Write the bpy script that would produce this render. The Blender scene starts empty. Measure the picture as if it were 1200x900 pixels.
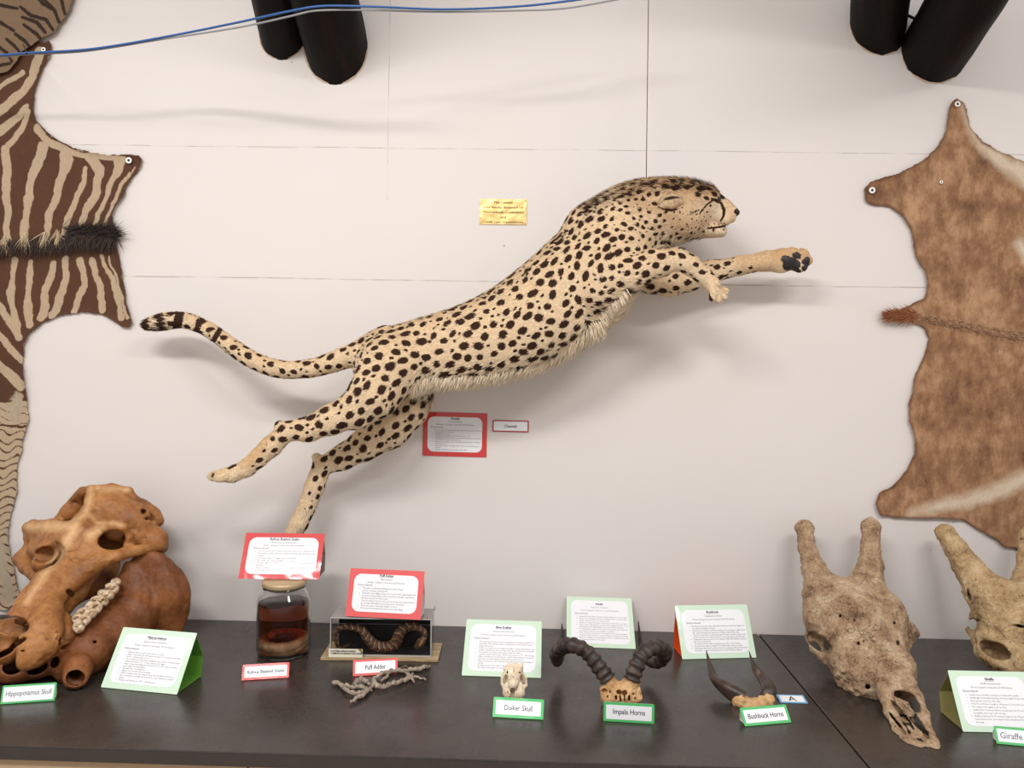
import bpy, math, random
import numpy as np
from mathutils import Vector, Matrix

random.seed(7)
rng = np.random.default_rng(7)
COL = bpy.context.scene.collection

# ------------------------------------------------------------------ camera
FPX = 920.0
YAW, PITCH, ROLL = math.radians(1.45), math.radians(1.6), math.radians(1.0)
CAM = np.array([0.0, -2.5, 1.752])
ZT = 0.90                                   # counter top height
_f = np.array([-math.sin(YAW)*math.cos(PITCH), math.cos(YAW)*math.cos(PITCH), -math.sin(PITCH)])
_r0 = np.array([math.cos(YAW), math.sin(YAW), 0.0])
_u0 = np.cross(_r0, _f)
_r = _r0*math.cos(ROLL)+_u0*math.sin(ROLL)
_u = -_r0*math.sin(ROLL)+_u0*math.cos(ROLL)

def ray(px, py):
    return _f + _r*((px-600)/FPX) + _u*((450-py)/FPX)
def P(px, py, d=0.0):
    """point seen at a pixel of the photograph, d metres in front of the back wall"""
    v = ray(px, py)
    return CAM + v*((-d-CAM[1])/v[1])
def T(px, py, z=None):
    """point seen at a pixel, lying on the horizontal plane z (the counter top)"""
    v = ray(px, py)
    return CAM + v*(((ZT if z is None else z)-CAM[2])/v[2])
def proj(p):
    q = np.asarray(p)-CAM
    w = q@_f
    return np.stack([600+FPX*(q@_r)/w, 450-FPX*(q@_u)/w], -1)
def S(d):
    return (2.5-d)/FPX                      # metres per pixel at distance d from the wall

cam_data = bpy.data.cameras.new('camera')
cam = bpy.data.objects.new('camera', cam_data); COL.objects.link(cam)
M = Matrix.Identity(4)
for i in range(3):
    M[i][0] = _r[i]; M[i][1] = _u[i]; M[i][2] = -_f[i]; M[i][3] = CAM[i]
cam.matrix_world = M
cam_data.sensor_width = 36; cam_data.lens = FPX*36/1200
cam_data.clip_start = 0.02
bpy.context.scene.camera = cam

# ------------------------------------------------------------------ objects
def tag(o, label=None, cat=None, group=None, kind=None):
    if label: o['label'] = label
    if cat: o['category'] = cat
    if group: o['group'] = group
    if kind: o['kind'] = kind
    return o
def empty(name, loc=(0,0,0)):
    o = bpy.data.objects.new(name, None); COL.objects.link(o)
    o.location = loc; o.empty_display_size = .05
    return o
def mk(name, V, faces, mat=None, parent=None, smooth=True, attrs=None, colors=None):
    """faces: int array (n,k) or a list of tuples"""
    me = bpy.data.meshes.new(name)
    V = np.asarray(V, dtype=np.float32)
    if isinstance(faces, np.ndarray):
        n, k = faces.shape
        me.vertices.add(len(V)); me.vertices.foreach_set('co', V.ravel())
        me.loops.add(n*k); me.loops.foreach_set('vertex_index', faces.ravel().astype(np.int32))
        me.polygons.add(n); me.polygons.foreach_set('loop_start', np.arange(0, n*k, k, dtype=np.int32))
        me.update(calc_edges=True)
    else:
        me.from_pydata([tuple(map(float, v)) for v in V], [], [tuple(f) for f in faces])
    if smooth:
        me.polygons.foreach_set('use_smooth', np.ones(len(me.polygons), dtype=bool))
    for k_, a in (attrs or {}).items():
        at_ = me.attributes.new(k_, 'FLOAT', 'POINT'); at_.data.foreach_set('value', np.asarray(a, dtype=np.float32))
    for k_, a in (colors or {}).items():
        at_ = me.attributes.new(k_, 'FLOAT_COLOR', 'POINT')
        c = np.ones((len(V), 4), dtype=np.float32); c[:, :3] = a
        at_.data.foreach_set('color', c.ravel())
    me.update()
    if mat: me.materials.append(mat)
    o = bpy.data.objects.new(name, me); COL.objects.link(o)
    if parent is not None:
        o.parent = parent
        o.matrix_parent_inverse = Matrix.Translation(parent.location).inverted() if parent.type == 'EMPTY' and not parent.get('framed') else Matrix.Identity(4)
    return o
def cleanparent(o, parent):
    o.parent = parent; return o

class MB:
    """collects polygon pieces for one mesh"""
    def __init__(s): s.v = []; s.f = []
    def add(s, V, Fc):
        n = len(s.v); s.v += [tuple(map(float, v)) for v in V]; s.f += [tuple(i+n for i in f) for f in Fc]
    def box(s, lo, hi):
        x0, y0, z0 = lo; x1, y1, z1 = hi
        s.add([(x0,y0,z0),(x1,y0,z0),(x1,y1,z0),(x0,y1,z0),(x0,y0,z1),(x1,y0,z1),(x1,y1,z1),(x0,y1,z1)],
              [(0,3,2,1),(4,5,6,7),(0,1,5,4),(1,2,6,5),(2,3,7,6),(3,0,4,7)])
    def tube(s, pts, rad, n=10, cap=True):
        pts = [np.array(p, float) for p in pts]; m = len(pts)
        rad = [rad]*m if np.isscalar(rad) else list(rad)
        t0 = pts[1]-pts[0]; t0 /= np.linalg.norm(t0)
        a = np.array([0,0,1.]) if abs(t0[2]) < .9 else np.array([1.,0,0])
        u = np.cross(t0, a); u /= np.linalg.norm(u)
        V = []
        for i, p in enumerate(pts):
            t = pts[min(i+1, m-1)]-pts[max(i-1, 0)]; t = t/(np.linalg.norm(t)+1e-12)
            u = u-t*np.dot(u, t); u /= np.linalg.norm(u); w = np.cross(t, u)
            for j in range(n):
                an = 2*math.pi*j/n
                V.append(p+rad[i]*(u*math.cos(an)+w*math.sin(an)))
        Fc = [(i*n+j, i*n+(j+1) % n, (i+1)*n+(j+1) % n, (i+1)*n+j) for i in range(m-1) for j in range(n)]
        if cap: Fc += [tuple(range(n))[::-1], tuple((m-1)*n+j for j in range(n))]
        s.add(V, Fc)
    def lathe(s, prof, c=(0,0,0), n=40):
        V = []; m = len(prof)
        for r, z in prof:
            for j in range(n):
                an = 2*math.pi*j/n
                V.append((c[0]+r*math.cos(an), c[1]+r*math.sin(an), c[2]+z))
        Fc = [(i*n+j, i*n+(j+1) % n, (i+1)*n+(j+1) % n, (i+1)*n+j) for i in range(m-1) for j in range(n)]
        s.add(V, Fc)
    def build(s, name, mat, parent=None, smooth=False):
        return mk(name, s.v, s.f, mat, parent, smooth)

def bevel(o, w=.002, seg=2):
    m = o.modifiers.new('bevel', 'BEVEL'); m.width = w; m.segments = seg; m.limit_method = 'ANGLE'
    return o

def catmull(pts, n=8):
    pts = [np.array(p, float) for p in pts]
    q = [2*pts[0]-pts[1]]+pts+[2*pts[-1]-pts[-2]]
    out = []
    for i in range(1, len(q)-2):
        for k in range(n):
            t = k/n
            out.append(.5*((2*q[i])+(-q[i-1]+q[i+1])*t+(2*q[i-1]-5*q[i]+4*q[i+1]-q[i+2])*t*t+(-q[i-1]+3*q[i]-3*q[i+1]+q[i+2])*t**3))
    out.append(pts[-1])
    return out

# ------------------------------------------------------------------ noise
def _hash(ix, iy, iz, seed):
    h = (ix.astype(np.int64)*374761393+iy.astype(np.int64)*668265263+iz.astype(np.int64)*2147483647+seed*1274126177) & 0xffffffff
    h = ((h ^ (h >> 13))*1274126177) & 0xffffffff
    h = h ^ (h >> 16)
    return (h & 0xffffff)/float(0xffffff)
def vnoise(p, scale, seed=0):
    q = np.asarray(p, dtype=np.float64)/scale
    i = np.floor(q).astype(np.int64); f = q-i; f = f*f*(3-2*f)
    r = 0
    for dx in (0, 1):
        for dy in (0, 1):
            for dz in (0, 1):
                w = (f[:, 0] if dx else 1-f[:, 0])*(f[:, 1] if dy else 1-f[:, 1])*(f[:, 2] if dz else 1-f[:, 2])
                r = r+w*_hash(i[:, 0]+dx, i[:, 1]+dy, i[:, 2]+dz, seed)
    return r*2-1
def fbm(p, scale, octv=3, seed=0):
    r = 0; a = 1.
    for o in range(octv):
        r = r+a*vnoise(p, scale/2**o, seed+o); a *= .5
    return r/1.6

# ------------------------------------------------------------------ distance fields -> mesh
class Field:
    def __init__(s, lo, hi, h):
        s.h = np.array([h]*3 if np.isscalar(h) else h, float)
        s.lo = np.array(lo, float)
        s.n = np.ceil((np.array(hi)-s.lo)/s.h).astype(int)+1
        s.ax = [(s.lo[i]+s.h[i]*np.arange(s.n[i])).astype(np.float32) for i in range(3)]
        s.F = np.full(tuple(s.n), 1.0, dtype=np.float32)
    def _sl(s, lo, hi):
        a = np.clip(np.floor((lo-s.lo)/s.h).astype(int), 0, s.n); b = np.clip(np.ceil((hi-s.lo)/s.h).astype(int)+1, 0, s.n)
        return tuple(slice(a[i], b[i]) for i in range(3))
    def put(s, lo, hi, fn, k=.01, op='add'):
        m = k+3*s.h.max()
        sl = s._sl(np.array(lo)-m, np.array(hi)+m)
        if any(q.stop <= q.start for q in sl): return
        X = s.ax[0][sl[0]][:, None, None]; Y = s.ax[1][sl[1]][None, :, None]; Z = s.ax[2][sl[2]][None, None, :]
        d = fn(X, Y, Z)
        A = s.F[sl]
        if op == 'add':
            hh = np.clip(.5+.5*(d-A)/k, 0, 1); s.F[sl] = d*(1-hh)+A*hh-k*hh*(1-hh)
        elif op == 'sub':
            d = -d
            hh = np.clip(.5-.5*(d-A)/k, 0, 1); s.F[sl] = d*(1-hh)+A*hh+k*hh*(1-hh)
    def cone(s, a, b, ra, rb, k=.01, op='add', sc=(1, 1, 1), ctr=None):
        a = np.array(a, float); b = np.array(b, float); sc = np.array(sc, float)
        R = max(ra, rb)*np.maximum(sc, 1)
        lo = np.minimum(a-R, b-R); hi = np.maximum(a+R, b+R)
        # stretch about the axis: scale only the offset from the axis point
        ba = b-a; L = float(ba@ba)+1e-12
        def fn(X, Y, Z):
            px, py, pz = X-a[0], Y-a[1], Z-a[2]
            t = np.clip((px*ba[0]+py*ba[1]+pz*ba[2])/L, 0, 1)
            dx, dy, dz = (px-t*ba[0])/sc[0], (py-t*ba[1])/sc[1], (pz-t*ba[2])/sc[2]
            return (np.sqrt(dx*dx+dy*dy+dz*dz)-(ra+(rb-ra)*t)).astype(np.float32)
        s.put(lo, hi, fn, k, op)
    def ell(s, c, r, k=.01, op='add', R=None):
        c = np.array(c, float); r = np.array(r, float)
        m = r.max(); Rm = np.eye(3) if R is None else np.array(R, float)   # rows = local axes
        def fn(X, Y, Z):
            px, py, pz = X-c[0], Y-c[1], Z-c[2]
            q = [(Rm[i, 0]*px+Rm[i, 1]*py+Rm[i, 2]*pz)/r[i] for i in range(3)]
            q2 = [q[i]/r[i] for i in range(3)]
            n1 = np.sqrt(q[0]**2+q[1]**2+q[2]**2); n2 = np.sqrt(q2[0]**2+q2[1]**2+q2[2]**2)+1e-6
            return (n1*(n1-1)/n2).astype(np.float32)
        s.put(c-m, c+m, fn, k, op)
    def chain(s, pts, k=.01, op='add', dep=1.0):
        """pts: (px, py, r_px, d) in photograph pixels and metres from the wall"""
        for A, B in zip(pts[:-1], pts[1:]):
            s.cone(P(A[0], A[1], A[3]), P(B[0], B[1], B[3]), A[2]*S(A[3]), B[2]*S(B[3]), k, op, sc=(1, dep, 1))
    def ball(s, px, py, r, d, k=.01, op='add', dep=1.0, ry=None, ang=0.0):
        m = S(d); ry = r if ry is None else ry
        ca, sa = math.cos(math.radians(ang)), math.sin(math.radians(ang))
        s.ell(P(px, py, d), (r*m, dep*max(r, ry)*m if dep > 0 else -dep, ry*m), k, op, R=[[ca, 0, -sa], [0, 1, 0], [sa, 0, ca]])
    def hole(s, px, py, r, d1, ry=None, ang=0., k=.003, flare=.0, d0=None):
        """a pit seen at a pixel: an elliptic shaft down to depth d1 (metres from the wall)"""
        ry = r if ry is None else ry
        a = P(px, py, d1); v = ray(px, py); v = v/np.linalg.norm(v)
        L = .22 if d0 is None else np.linalg.norm(P(px, py, d0)-a)
        ca, sa = math.cos(math.radians(ang)), math.sin(math.radians(ang))
        h1 = _r-v*(_r@v); h1 = h1/np.linalg.norm(h1); h2 = np.cross(h1, v); h2 = h2*(1 if h2@_u > 0 else -1)
        e1 = h1*ca-h2*sa; e2 = h1*sa+h2*ca
        r1, r2 = r*S(d1), ry*S(d1); m = max(r1, r2)*(1+flare*3)
        b = a-v*L
        def fn(X, Y, Z):
            px_, py_, pz = X-a[0], Y-a[1], Z-a[2]
            q1 = (px_*e1[0]+py_*e1[1]+pz*e1[2])/r1; q2 = (px_*e2[0]+py_*e2[1]+pz*e2[2])/r2
            t = -(px_*v[0]+py_*v[1]+pz*v[2])
            rad = (np.sqrt(q1*q1+q2*q2)-np.clip(1+flare*t/.05, 1, 3))*min(r1, r2)
            rim = np.sqrt(np.maximum(rad+.003, 0)**2+np.maximum(.006-t, 0)**2)-.003
            return np.maximum(np.maximum(rad, -t), np.where(t < .006, rim, -1)).astype(np.float32)
        s.put(np.minimum(a, b)-m, np.maximum(a, b)+m, fn, k, 'sub')
    def mesh(s):
        F = s.F; neg = F < 0
        c = neg[:-1, :-1, :-1]
        cnt = np.zeros(c.shape, np.uint8)
        for dx in (0, 1):
            for dy in (0, 1):
                for dz in (0, 1):
                    cnt += neg[dx:F.shape[0]-1+dx, dy:F.shape[1]-1+dy, dz:F.shape[2]-1+dz]
        act = (cnt > 0) & (cnt < 8)
        I = np.argwhere(act)
        idx = np.full(c.shape, -1, np.int32); idx[act] = np.arange(len(I))
        acc = np.zeros((len(I), 3)); num = np.zeros(len(I))
        corners = [(0,0,0),(1,0,0),(0,1,0),(1,1,0),(0,0,1),(1,0,1),(0,1,1),(1,1,1)]
        val = {q: F[I[:, 0]+q[0], I[:, 1]+q[1], I[:, 2]+q[2]].astype(np.float64) for q in corners}
        for q in corners:
            for a in range(3):
                if q[a] == 0:
                    q2 = list(q); q2[a] = 1; q2 = tuple(q2)
                    A, B = val[q], val[q2]; m = (A < 0) != (B < 0)
                    t = np.where(m, A/(np.where(m, A-B, 1)), 0)
                    p = np.array(q, float)[None, :].repeat(len(I), 0); p[:, a] = t
                    acc += p*m[:, None]; num += m
        V = s.lo+(I+acc/num[:, None])*s.h
        quads = []
        for a in range(3):
            b, c_ = (a+1) % 3, (a+2) % 3
            n0 = [slice(0, -1)]*3; n1 = [slice(0, -1)]*3; n1[a] = slice(1, None)
            n0 = list(n0)
            A = neg[tuple(slice(None) if i != a else slice(0, -1) for i in range(3))]
            B = neg[tuple(slice(None) if i != a else slice(1, None) for i in range(3))]
            E = np.argwhere(A != B)
            ok = np.ones(len(E), bool)
            for i in (b, c_): ok &= (E[:, i] > 0) & (E[:, i] < F.shape[i]-1)
            E = E[ok]
            fl = A[E[:, 0], E[:, 1], E[:, 2]]
            q = []
            for (ob, oc) in ((0, 0), (-1, 0), (-1, -1), (0, -1)):
                G = E.copy(); G[:, b] += ob; G[:, c_] += oc
                q.append(idx[G[:, 0], G[:, 1], G[:, 2]])
            q = np.stack(q, 1)
            q[~fl] = q[~fl][:, ::-1]
            quads.append(q)
        Q = np.concatenate(quads)
        Q = Q[(Q >= 0).all(1)]
        return V, Q

def vnormals(V, Q):
    n = np.cross(V[Q[:, 2]]-V[Q[:, 0]], V[Q[:, 3]]-V[Q[:, 1]]) if Q.shape[1] == 4 else np.cross(V[Q[:, 1]]-V[Q[:, 0]], V[Q[:, 2]]-V[Q[:, 0]])
    N = np.zeros_like(V)
    for i in range(Q.shape[1]):
        for a in range(3): N[:, a] += np.bincount(Q[:, i], n[:, a], len(V))
    return N/(np.linalg.norm(N, axis=1)[:, None]+1e-12)
def relax(V, Q, it=2, w=.5):
    for _ in range(it):
        A = np.zeros_like(V); c = np.zeros(len(V))
        for i in range(4):
            j = (i+1) % 4
            for a in range(3): A[:, a] += np.bincount(Q[:, i], V[Q[:, j], a], len(V))+np.bincount(Q[:, j], V[Q[:, i], a], len(V))
            c += np.bincount(Q[:, i], minlength=len(V))+np.bincount(Q[:, j], minlength=len(V))
        V = V*(1-w)+w*A/c[:, None]
    return V

def seg_dist(uv, pts, wid=None):
    """distance (px) from points uv to a polyline, minus the width interpolated along it"""
    best = np.full(len(uv), 1e9)
    for i in range(len(pts)-1):
        a = np.array(pts[i][:2], float); b = np.array(pts[i+1][:2], float); ba = b-a
        t = np.clip(((uv-a)@ba)/(ba@ba+1e-9), 0, 1)
        d = np.linalg.norm(uv-a-t[:, None]*ba, axis=1)
        if len(pts[i]) > 2: d = d-(pts[i][2]+(pts[i+1][2]-pts[i][2])*t)
        elif wid is not None: d = d-wid
        best = np.minimum(best, d)
    return best
def poly_sd(uv, poly):
    """signed distance to a closed polygon (negative inside)"""
    poly = np.array(poly, float); n = len(poly)
    d = np.full(len(uv), 1e18); ins = np.zeros(len(uv), bool)
    for i in range(n):
        a = poly[i]; b = poly[(i+1) % n]; ba = b-a
        w = uv-a; t = np.clip((w@ba)/(ba@ba+1e-12), 0, 1)
        d = np.minimum(d, ((w-t[:, None]*ba)**2).sum(1))
        c = (a[1] > uv[:, 1]) != (b[1] > uv[:, 1])
        x = a[0]+(uv[:, 1]-a[1])*ba[0]/(ba[1] if abs(ba[1]) > 1e-9 else 1e-9)
        ins ^= c & (uv[:, 0] < x)
    return np.where(ins, -1, 1)*np.sqrt(d)

def strands(name, R, N, D, L, W, mat, parent, attrs=None, colors=None, lift=.15, jit=.35, droop=0.):
    """short tapering hairs: roots R, normals N, lay direction D, length L, width W; one mesh"""
    n = len(R)
    D = D-N*np.sum(D*N, 1)[:, None]
    D /= np.linalg.norm(D, axis=1)[:, None]+1e-9
    d = D+N*(lift*np.ones(n)+rng.uniform(-.5, .5, n)*lift)[:, None]+rng.normal(0, jit*.4, (n, 3))
    d /= np.linalg.norm(d, axis=1)[:, None]
    s = np.cross(d, N); s /= np.linalg.norm(s, axis=1)[:, None]+1e-9
    L = L[:, None]; W = (W*np.ones(n))[:, None]
    g = np.array([0, 0, -1.])*droop
    m = R+d*L*.55+g*L*.12; t = R+d*L*.9+D*L*.12+g*L*.4
    V = np.stack([R-s*W-N*.001, R+s*W-N*.001, m+s*W*.75, m-s*W*.75, t], 1).reshape(-1, 3)
    V[:, 1] = np.minimum(V[:, 1], -.003)
    b = np.arange(n)[:, None]*5
    F3 = np.concatenate([b+np.array([[0, 1, 2]]), b+np.array([[0, 2, 3]]), b+np.array([[3, 2, 4]])])
    at = {k: np.repeat(v, 5) for k, v in (attrs or {}).items()}
    co = {k: np.repeat(v, 5, 0) for k, v in (colors or {}).items()}
    return mk(name, V, F3, mat, parent, True, at, co)

# ------------------------------------------------------------------ materials
def srgb(r, g, b):
    f = lambda c: ((c/255)/12.92 if c/255 <= .04045 else ((c/255+.055)/1.055)**2.4)
    return (f(r), f(g), f(b), 1)
class NT:
    def __init__(s, name):
        s.m = bpy.data.materials.new(name); s.m.use_nodes = True
        s.t = s.m.node_tree; s.b = s.t.nodes['Principled BSDF']; s.b.inputs['Roughness'].default_value = .7
    def n(s, typ, **kw):
        q = s.t.nodes.new(typ)
        for k, v in kw.items(): setattr(q, k, v)
        return q
    def l(s, a, b): s.t.links.new(a, b)
    def math(s, op, a, b=None, clamp=False):
        q = s.n('ShaderNodeMath', operation=op); q.use_clamp = clamp
        for i, x in enumerate((a, b)):
            if x is None: continue
            if isinstance(x, (int, float)): q.inputs[i].default_value = x
            else: s.l(x, q.inputs[i])
        return q.outputs[0]
    def mix(s, fac, a, b, mode='MIX'):
        q = s.n('ShaderNodeMix', data_type='RGBA', blend_type=mode)
        for i, x in ((0, fac), (6, a), (7, b)):
            if isinstance(x, (int, float, tuple)): q.inputs[i].default_value = x
            else: s.l(x, q.inputs[i])
        return q.outputs[2]
    def ramp(s, fac, stops):
        q = s.n('ShaderNodeValToRGB'); e = q.color_ramp.elements
        while len(e) < len(stops): e.new(.5)
        for i, (p, c) in enumerate(stops):
            e[i].position = p; e[i].color = c if isinstance(c, tuple) else (c, c, c, 1)
        s.l(fac, q.inputs[0]); return q.outputs[0]
    def noise(s, scale, detail=4, rough=.6, vec=None, dist=0):
        q = s.n('ShaderNodeTexNoise'); q.inputs['Scale'].default_value = scale; q.inputs['Detail'].default_value = detail
        q.inputs['Roughness'].default_value = rough; q.inputs['Distortion'].default_value = dist
        s.l(vec if vec is not None else s.coord(), q.inputs['Vector']); return q.outputs[0]
    def coord(s):
        if not hasattr(s, '_c'):
            s._c = s.n('ShaderNodeTexCoord').outputs['Object']
        return s._c
    def attr(s, name, color=False):
        q = s.n('ShaderNodeAttribute', attribute_name=name); return q.outputs[0 if color else 2]
    def bump(s, h, strength=.3, dist=.003):
        q = s.n('ShaderNodeBump'); q.inputs['Strength'].default_value = strength; q.inputs['Distance'].default_value = dist
        s.l(h, q.inputs['Height']); s.l(q.outputs[0], s.b.inputs['Normal'])
    def col(s, c):
        if isinstance(c, tuple): s.b.inputs['Base Color'].default_value = c
        else: s.l(c, s.b.inputs['Base Color'])
        return s
    def set(s, **kw):
        for k, v in kw.items(): s.b.inputs[k.replace('_', ' ')].default_value = v
        return s
def plain(name, c, rough=.6, var=.06, **kw):
    q = NT(name); q.set(Roughness=rough, **kw)
    n = q.noise(35, 3)
    dk = tuple([x*(1-var*2) for x in c[:3]]+[1]); lt = tuple([min(1, x*(1+var)) for x in c[:3]]+[1])
    q.col(q.mix(n, dk, lt)); return q.m
def threshold(q, a, w=.12):
    """0 outside, 1 inside, for a signed attribute"""
    mr = q.n('ShaderNodeMapRange'); mr.inputs[1].default_value = w; mr.inputs[2].default_value = -w
    q.l(a, mr.inputs[0]); return mr.outputs[0]
# ------------------------------------------------------------------ the setting
def wall_mat():
    q = NT('painted_wall_boards'); q.set(Roughness=.55)
    sx = q.n('ShaderNodeSeparateXYZ'); q.l(q.coord(), sx.inputs[0])
    X, Z = sx.outputs[0], sx.outputs[2]
    wob = q.math('MULTIPLY', q.math('SUBTRACT', q.noise(3, 2), .5), .006)
    n2 = q.noise(1.7, 3)
    masks = []
    def line(co, c0, w, gap, other=None, lim=None):
        d = q.math('ABSOLUTE', q.math('SUBTRACT', q.math('ADD', co, wob), c0))
        m = q.math('LESS_THAN', d, w)
        if gap: m = q.math('MULTIPLY', m, q.ramp(q.noise(6+gap, 2), [(.42, 0.15), (.56, 1)]))
        if lim: m = q.math('MULTIPLY', m, q.math(lim[0], other, lim[1]))
        masks.append(m)
    line(Z, 2.424, .0011, 3)
    line(Z, 2.007, .0016, 1)
    line(X, -.470, .0010, 2, Z, ('GREATER_THAN', 2.26))
    m = masks[0]
    for k in masks[1:]: m = q.math('MAXIMUM', m, k)
    # small pencil specks and scuffs
    v = q.n('ShaderNodeTexVoronoi'); v.inputs['Scale'].default_value = 5.5; q.l(q.coord(), v.inputs[0])
    sp = q.math('LESS_THAN', v.outputs[0], .022)
    base = q.mix(q.noise(2.2, 4), srgb(226, 219, 215), srgb(220, 212, 207))
    c = q.mix(q.math('MULTIPLY', m, .55), base, srgb(122, 103, 92))
    c = q.mix(q.math('MULTIPLY', sp, .5), c, srgb(140, 120, 110))
    q.col(c); q.bump(q.noise(260, 3), .06, .002)
    return q.m
mb = MB(); mb.box((-3.2, 0, 0), (3.2, .12, 3.6))
o = mb.build('wall_back', wall_mat()); tag(o, kind='structure')

q = NT('floor_tiles'); q.set(Roughness=.45)
br = q.n('ShaderNodeTexBrick'); br.offset = 0; br.inputs['Scale'].default_value = 1
br.inputs['Brick Width'].default_value = .4; br.inputs['Row Height'].default_value = .4; br.inputs['Mortar Size'].default_value = .004
br.inputs['Color1'].default_value = srgb(196, 172, 145); br.inputs['Color2'].default_value = srgb(188, 163, 137); br.inputs['Mortar'].default_value = srgb(140, 120, 100)
q.l(q.coord(), br.inputs[0]); q.col(br.outputs[0])
mb = MB(); mb.box((-3.2, -5.0, -.1), (3.2, .12, 0)); o = mb.build('floor', q.m); tag(o, kind='structure')

# counter: two worktops meeting at a seam, each on its own cabinet
def top_mat():
    q = NT('dark_laminate'); q.set(Roughness=.33); q.b.inputs['Specular IOR Level'].default_value = .45
    n = q.noise(9, 6, .65); f = q.noise(70, 3)
    q.col(q.mix(q.math('MULTIPLY', f, .45), q.ramp(n, [(.3, srgb(38, 33, 30)), (.7, srgb(56, 49, 45))]), srgb(74, 66, 60)))
    r = q.ramp(q.noise(14, 5), [(.3, .20), (.75, .34)]); q.l(r, q.b.inputs['Roughness'])
    q.bump(q.noise(320, 2), .05, .001)
    return q.m
TOPM = top_mat()
EDGEM = plain('dark_edge_band', srgb(52, 47, 46), .4, .12)
CABM = plain('beige_cabinet_panel', srgb(176, 152, 124), .5, .08)
YF = float(T(300, 882.5)[1])
def worktop(x0, x1, label):
    mb = MB(); mb.box((x0, YF, ZT-.032), (x1, -.002, ZT))
    o = mb.build('worktop', TOPM); bevel(o, .0025, 2)
    tag(o, label, 'worktop', 'dark worktops of the display counter')
    mb = MB(); mb.box((x0+.004, YF-.0015, ZT-.0295), (x1-.004, YF+.0005, ZT-.003))
    mb.build('edge_band', EDGEM, o)
    t = empty('base_cabinet', ((x0+x1)/2, YF/2, 0))
    tag(t, 'beige base cabinet below the '+('long left' if x0 < 0 else 'right')+' stretch of dark worktop', 'cabinet', 'beige base cabinets')
    mb = MB(); mb.box((x0+.01, YF+.03, .08), (x1-.01, -.004, ZT-.033)); mb.build('carcass', CABM, t)
    mb = MB(); mb.box((x0+.01, YF+.08, 0), (x1-.01, -.004, .079)); mb.build('plinth', EDGEM, t)
    n = max(1, round((x1-x0)/.62)); w = (x1-x0-.02)/n
    for i in range(n):
        mb = MB(); mb.box((x0+.012+i*w, YF+.012, .09), (x0+.008+(i+1)*w, YF+.0295, ZT-.036)); d = mb.build('door', CABM, t); bevel(d, .002)
        mb = MB(); xh = x0+.01+i*w+(.05 if i % 2 else w-.05)
        mb.tube([(xh, YF+.011, .62), (xh, YF-.012, .62), (xh, YF-.012, .74), (xh, YF+.011, .74)], .005, 8)
        mb.build('handle', METAL, d)
METAL = plain('brushed_steel', srgb(180, 178, 174), .35, .04, Metallic=1.0)
worktop(-2.6, .7335, 'dark grey laminate worktop carrying the display, left of the diagonal seam')
worktop(.7375, 2.6, 'dark grey laminate worktop under the long horned skulls, right of the seam')

# ------------------------------------------------------------------ roof poles
def pole_mat():
    q = NT('tarred_pole'); q.set(Roughness=.6); q.b.inputs['Specular IOR Level'].default_value = .1
    mp = q.n('ShaderNodeMapping'); mp.inputs['Scale'].default_value = (1, 1, .12); q.l(q.coord(), mp.inputs[0])
    n = q.noise(30, 5, .6, mp.outputs[0])
    chips = q.ramp(q.noise(22, 6, .75), [(.70, 0.), (.74, 1.)])
    c = q.ramp(n, [(.3, srgb(10, 8, 7)), (.55, srgb(19, 14, 12)), (.8, srgb(40, 24, 19))])
    q.col(q.mix(q.math('MULTIPLY', chips, .35), c, srgb(150, 120, 100))); q.bump(n, .35, .006)
    return q.m
POLEM = pole_mat()
PLASTER = plain('chipped_plaster', srgb(206, 182, 160), .9, .12)
def roof_pole(px, py, r, ux, uy, label, ud=.5):
    """px,py: centre of the end on the wall; ux,uy: a point further up its axis, ud in front of the wall"""
    a = P(px, py, -.03); b = P(ux, uy, ud); ax = (b-a)/np.linalg.norm(b-a)
    z = Vector(ax); rot = z.to_track_quat('Z', 'Y').to_matrix().to_4x4()
    t = empty('roof_pole', a); t.matrix_world = Matrix.Translation(a) @ rot; t['framed'] = 1
    L = np.linalg.norm(b-a)+.7
    V = []; n = 36; m = 40; R = r*S(0)
    for i in range(m):
        zz = -.10+(L+.1)*i/(m-1)
        for j in range(n):
            an = 2*math.pi*j/n
            rr = R*(1+.025*math.sin(3*an+zz*5+px)+.018*math.sin(7*an-zz*9)+.01*math.sin(13*an+zz*31))
            V.append((rr*math.cos(an), rr*math.sin(an), zz))
    Fc = [(i*n+j, i*n+(j+1) % n, (i+1)*n+(j+1) % n, (i+1)*n+j) for i in range(m-1) for j in range(n)]+[tuple(range(n))[::-1], tuple((m-1)*n+j for j in range(n))]
    o = mk('log', V, Fc, POLEM, t)
    # ragged plaster collar where it enters the wall, lying on the wall plane
    inv = np.array(t.matrix_world.inverted())
    W = []; k = 90
    rs = random.Random(int(px))
    for j in range(k):
        an = 2*math.pi*j/k
        ca, sa = math.cos(an), math.sin(an)
        for sc, off in ((.94, 0.), (1.0+rs.uniform(0, .02), -.003), (1.01+rs.uniform(0, .03), -.0008)):
            p = np.array([ca*R*sc, sa*R*sc, 0]); w = np.array(t.matrix_world)[:3, :3]@p+a
            s_ = (off-w[1])/ax[1]; w = w+ax*s_
            W.append(inv[:3, :3]@w+inv[:3, 3])
    Fc = []
    for j in range(k):
        i0 = j*3; i1 = ((j+1) % k)*3
        Fc += [(i0, i1, i1+1, i0+1), (i0+1, i1+1, i1+2, i0+2)]
    mk('plaster_collar', W, Fc, PLASTER, t)
    del t['framed']
    tag(t, label, 'roof pole', 'dark rafters entering the wall')
    return t
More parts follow.
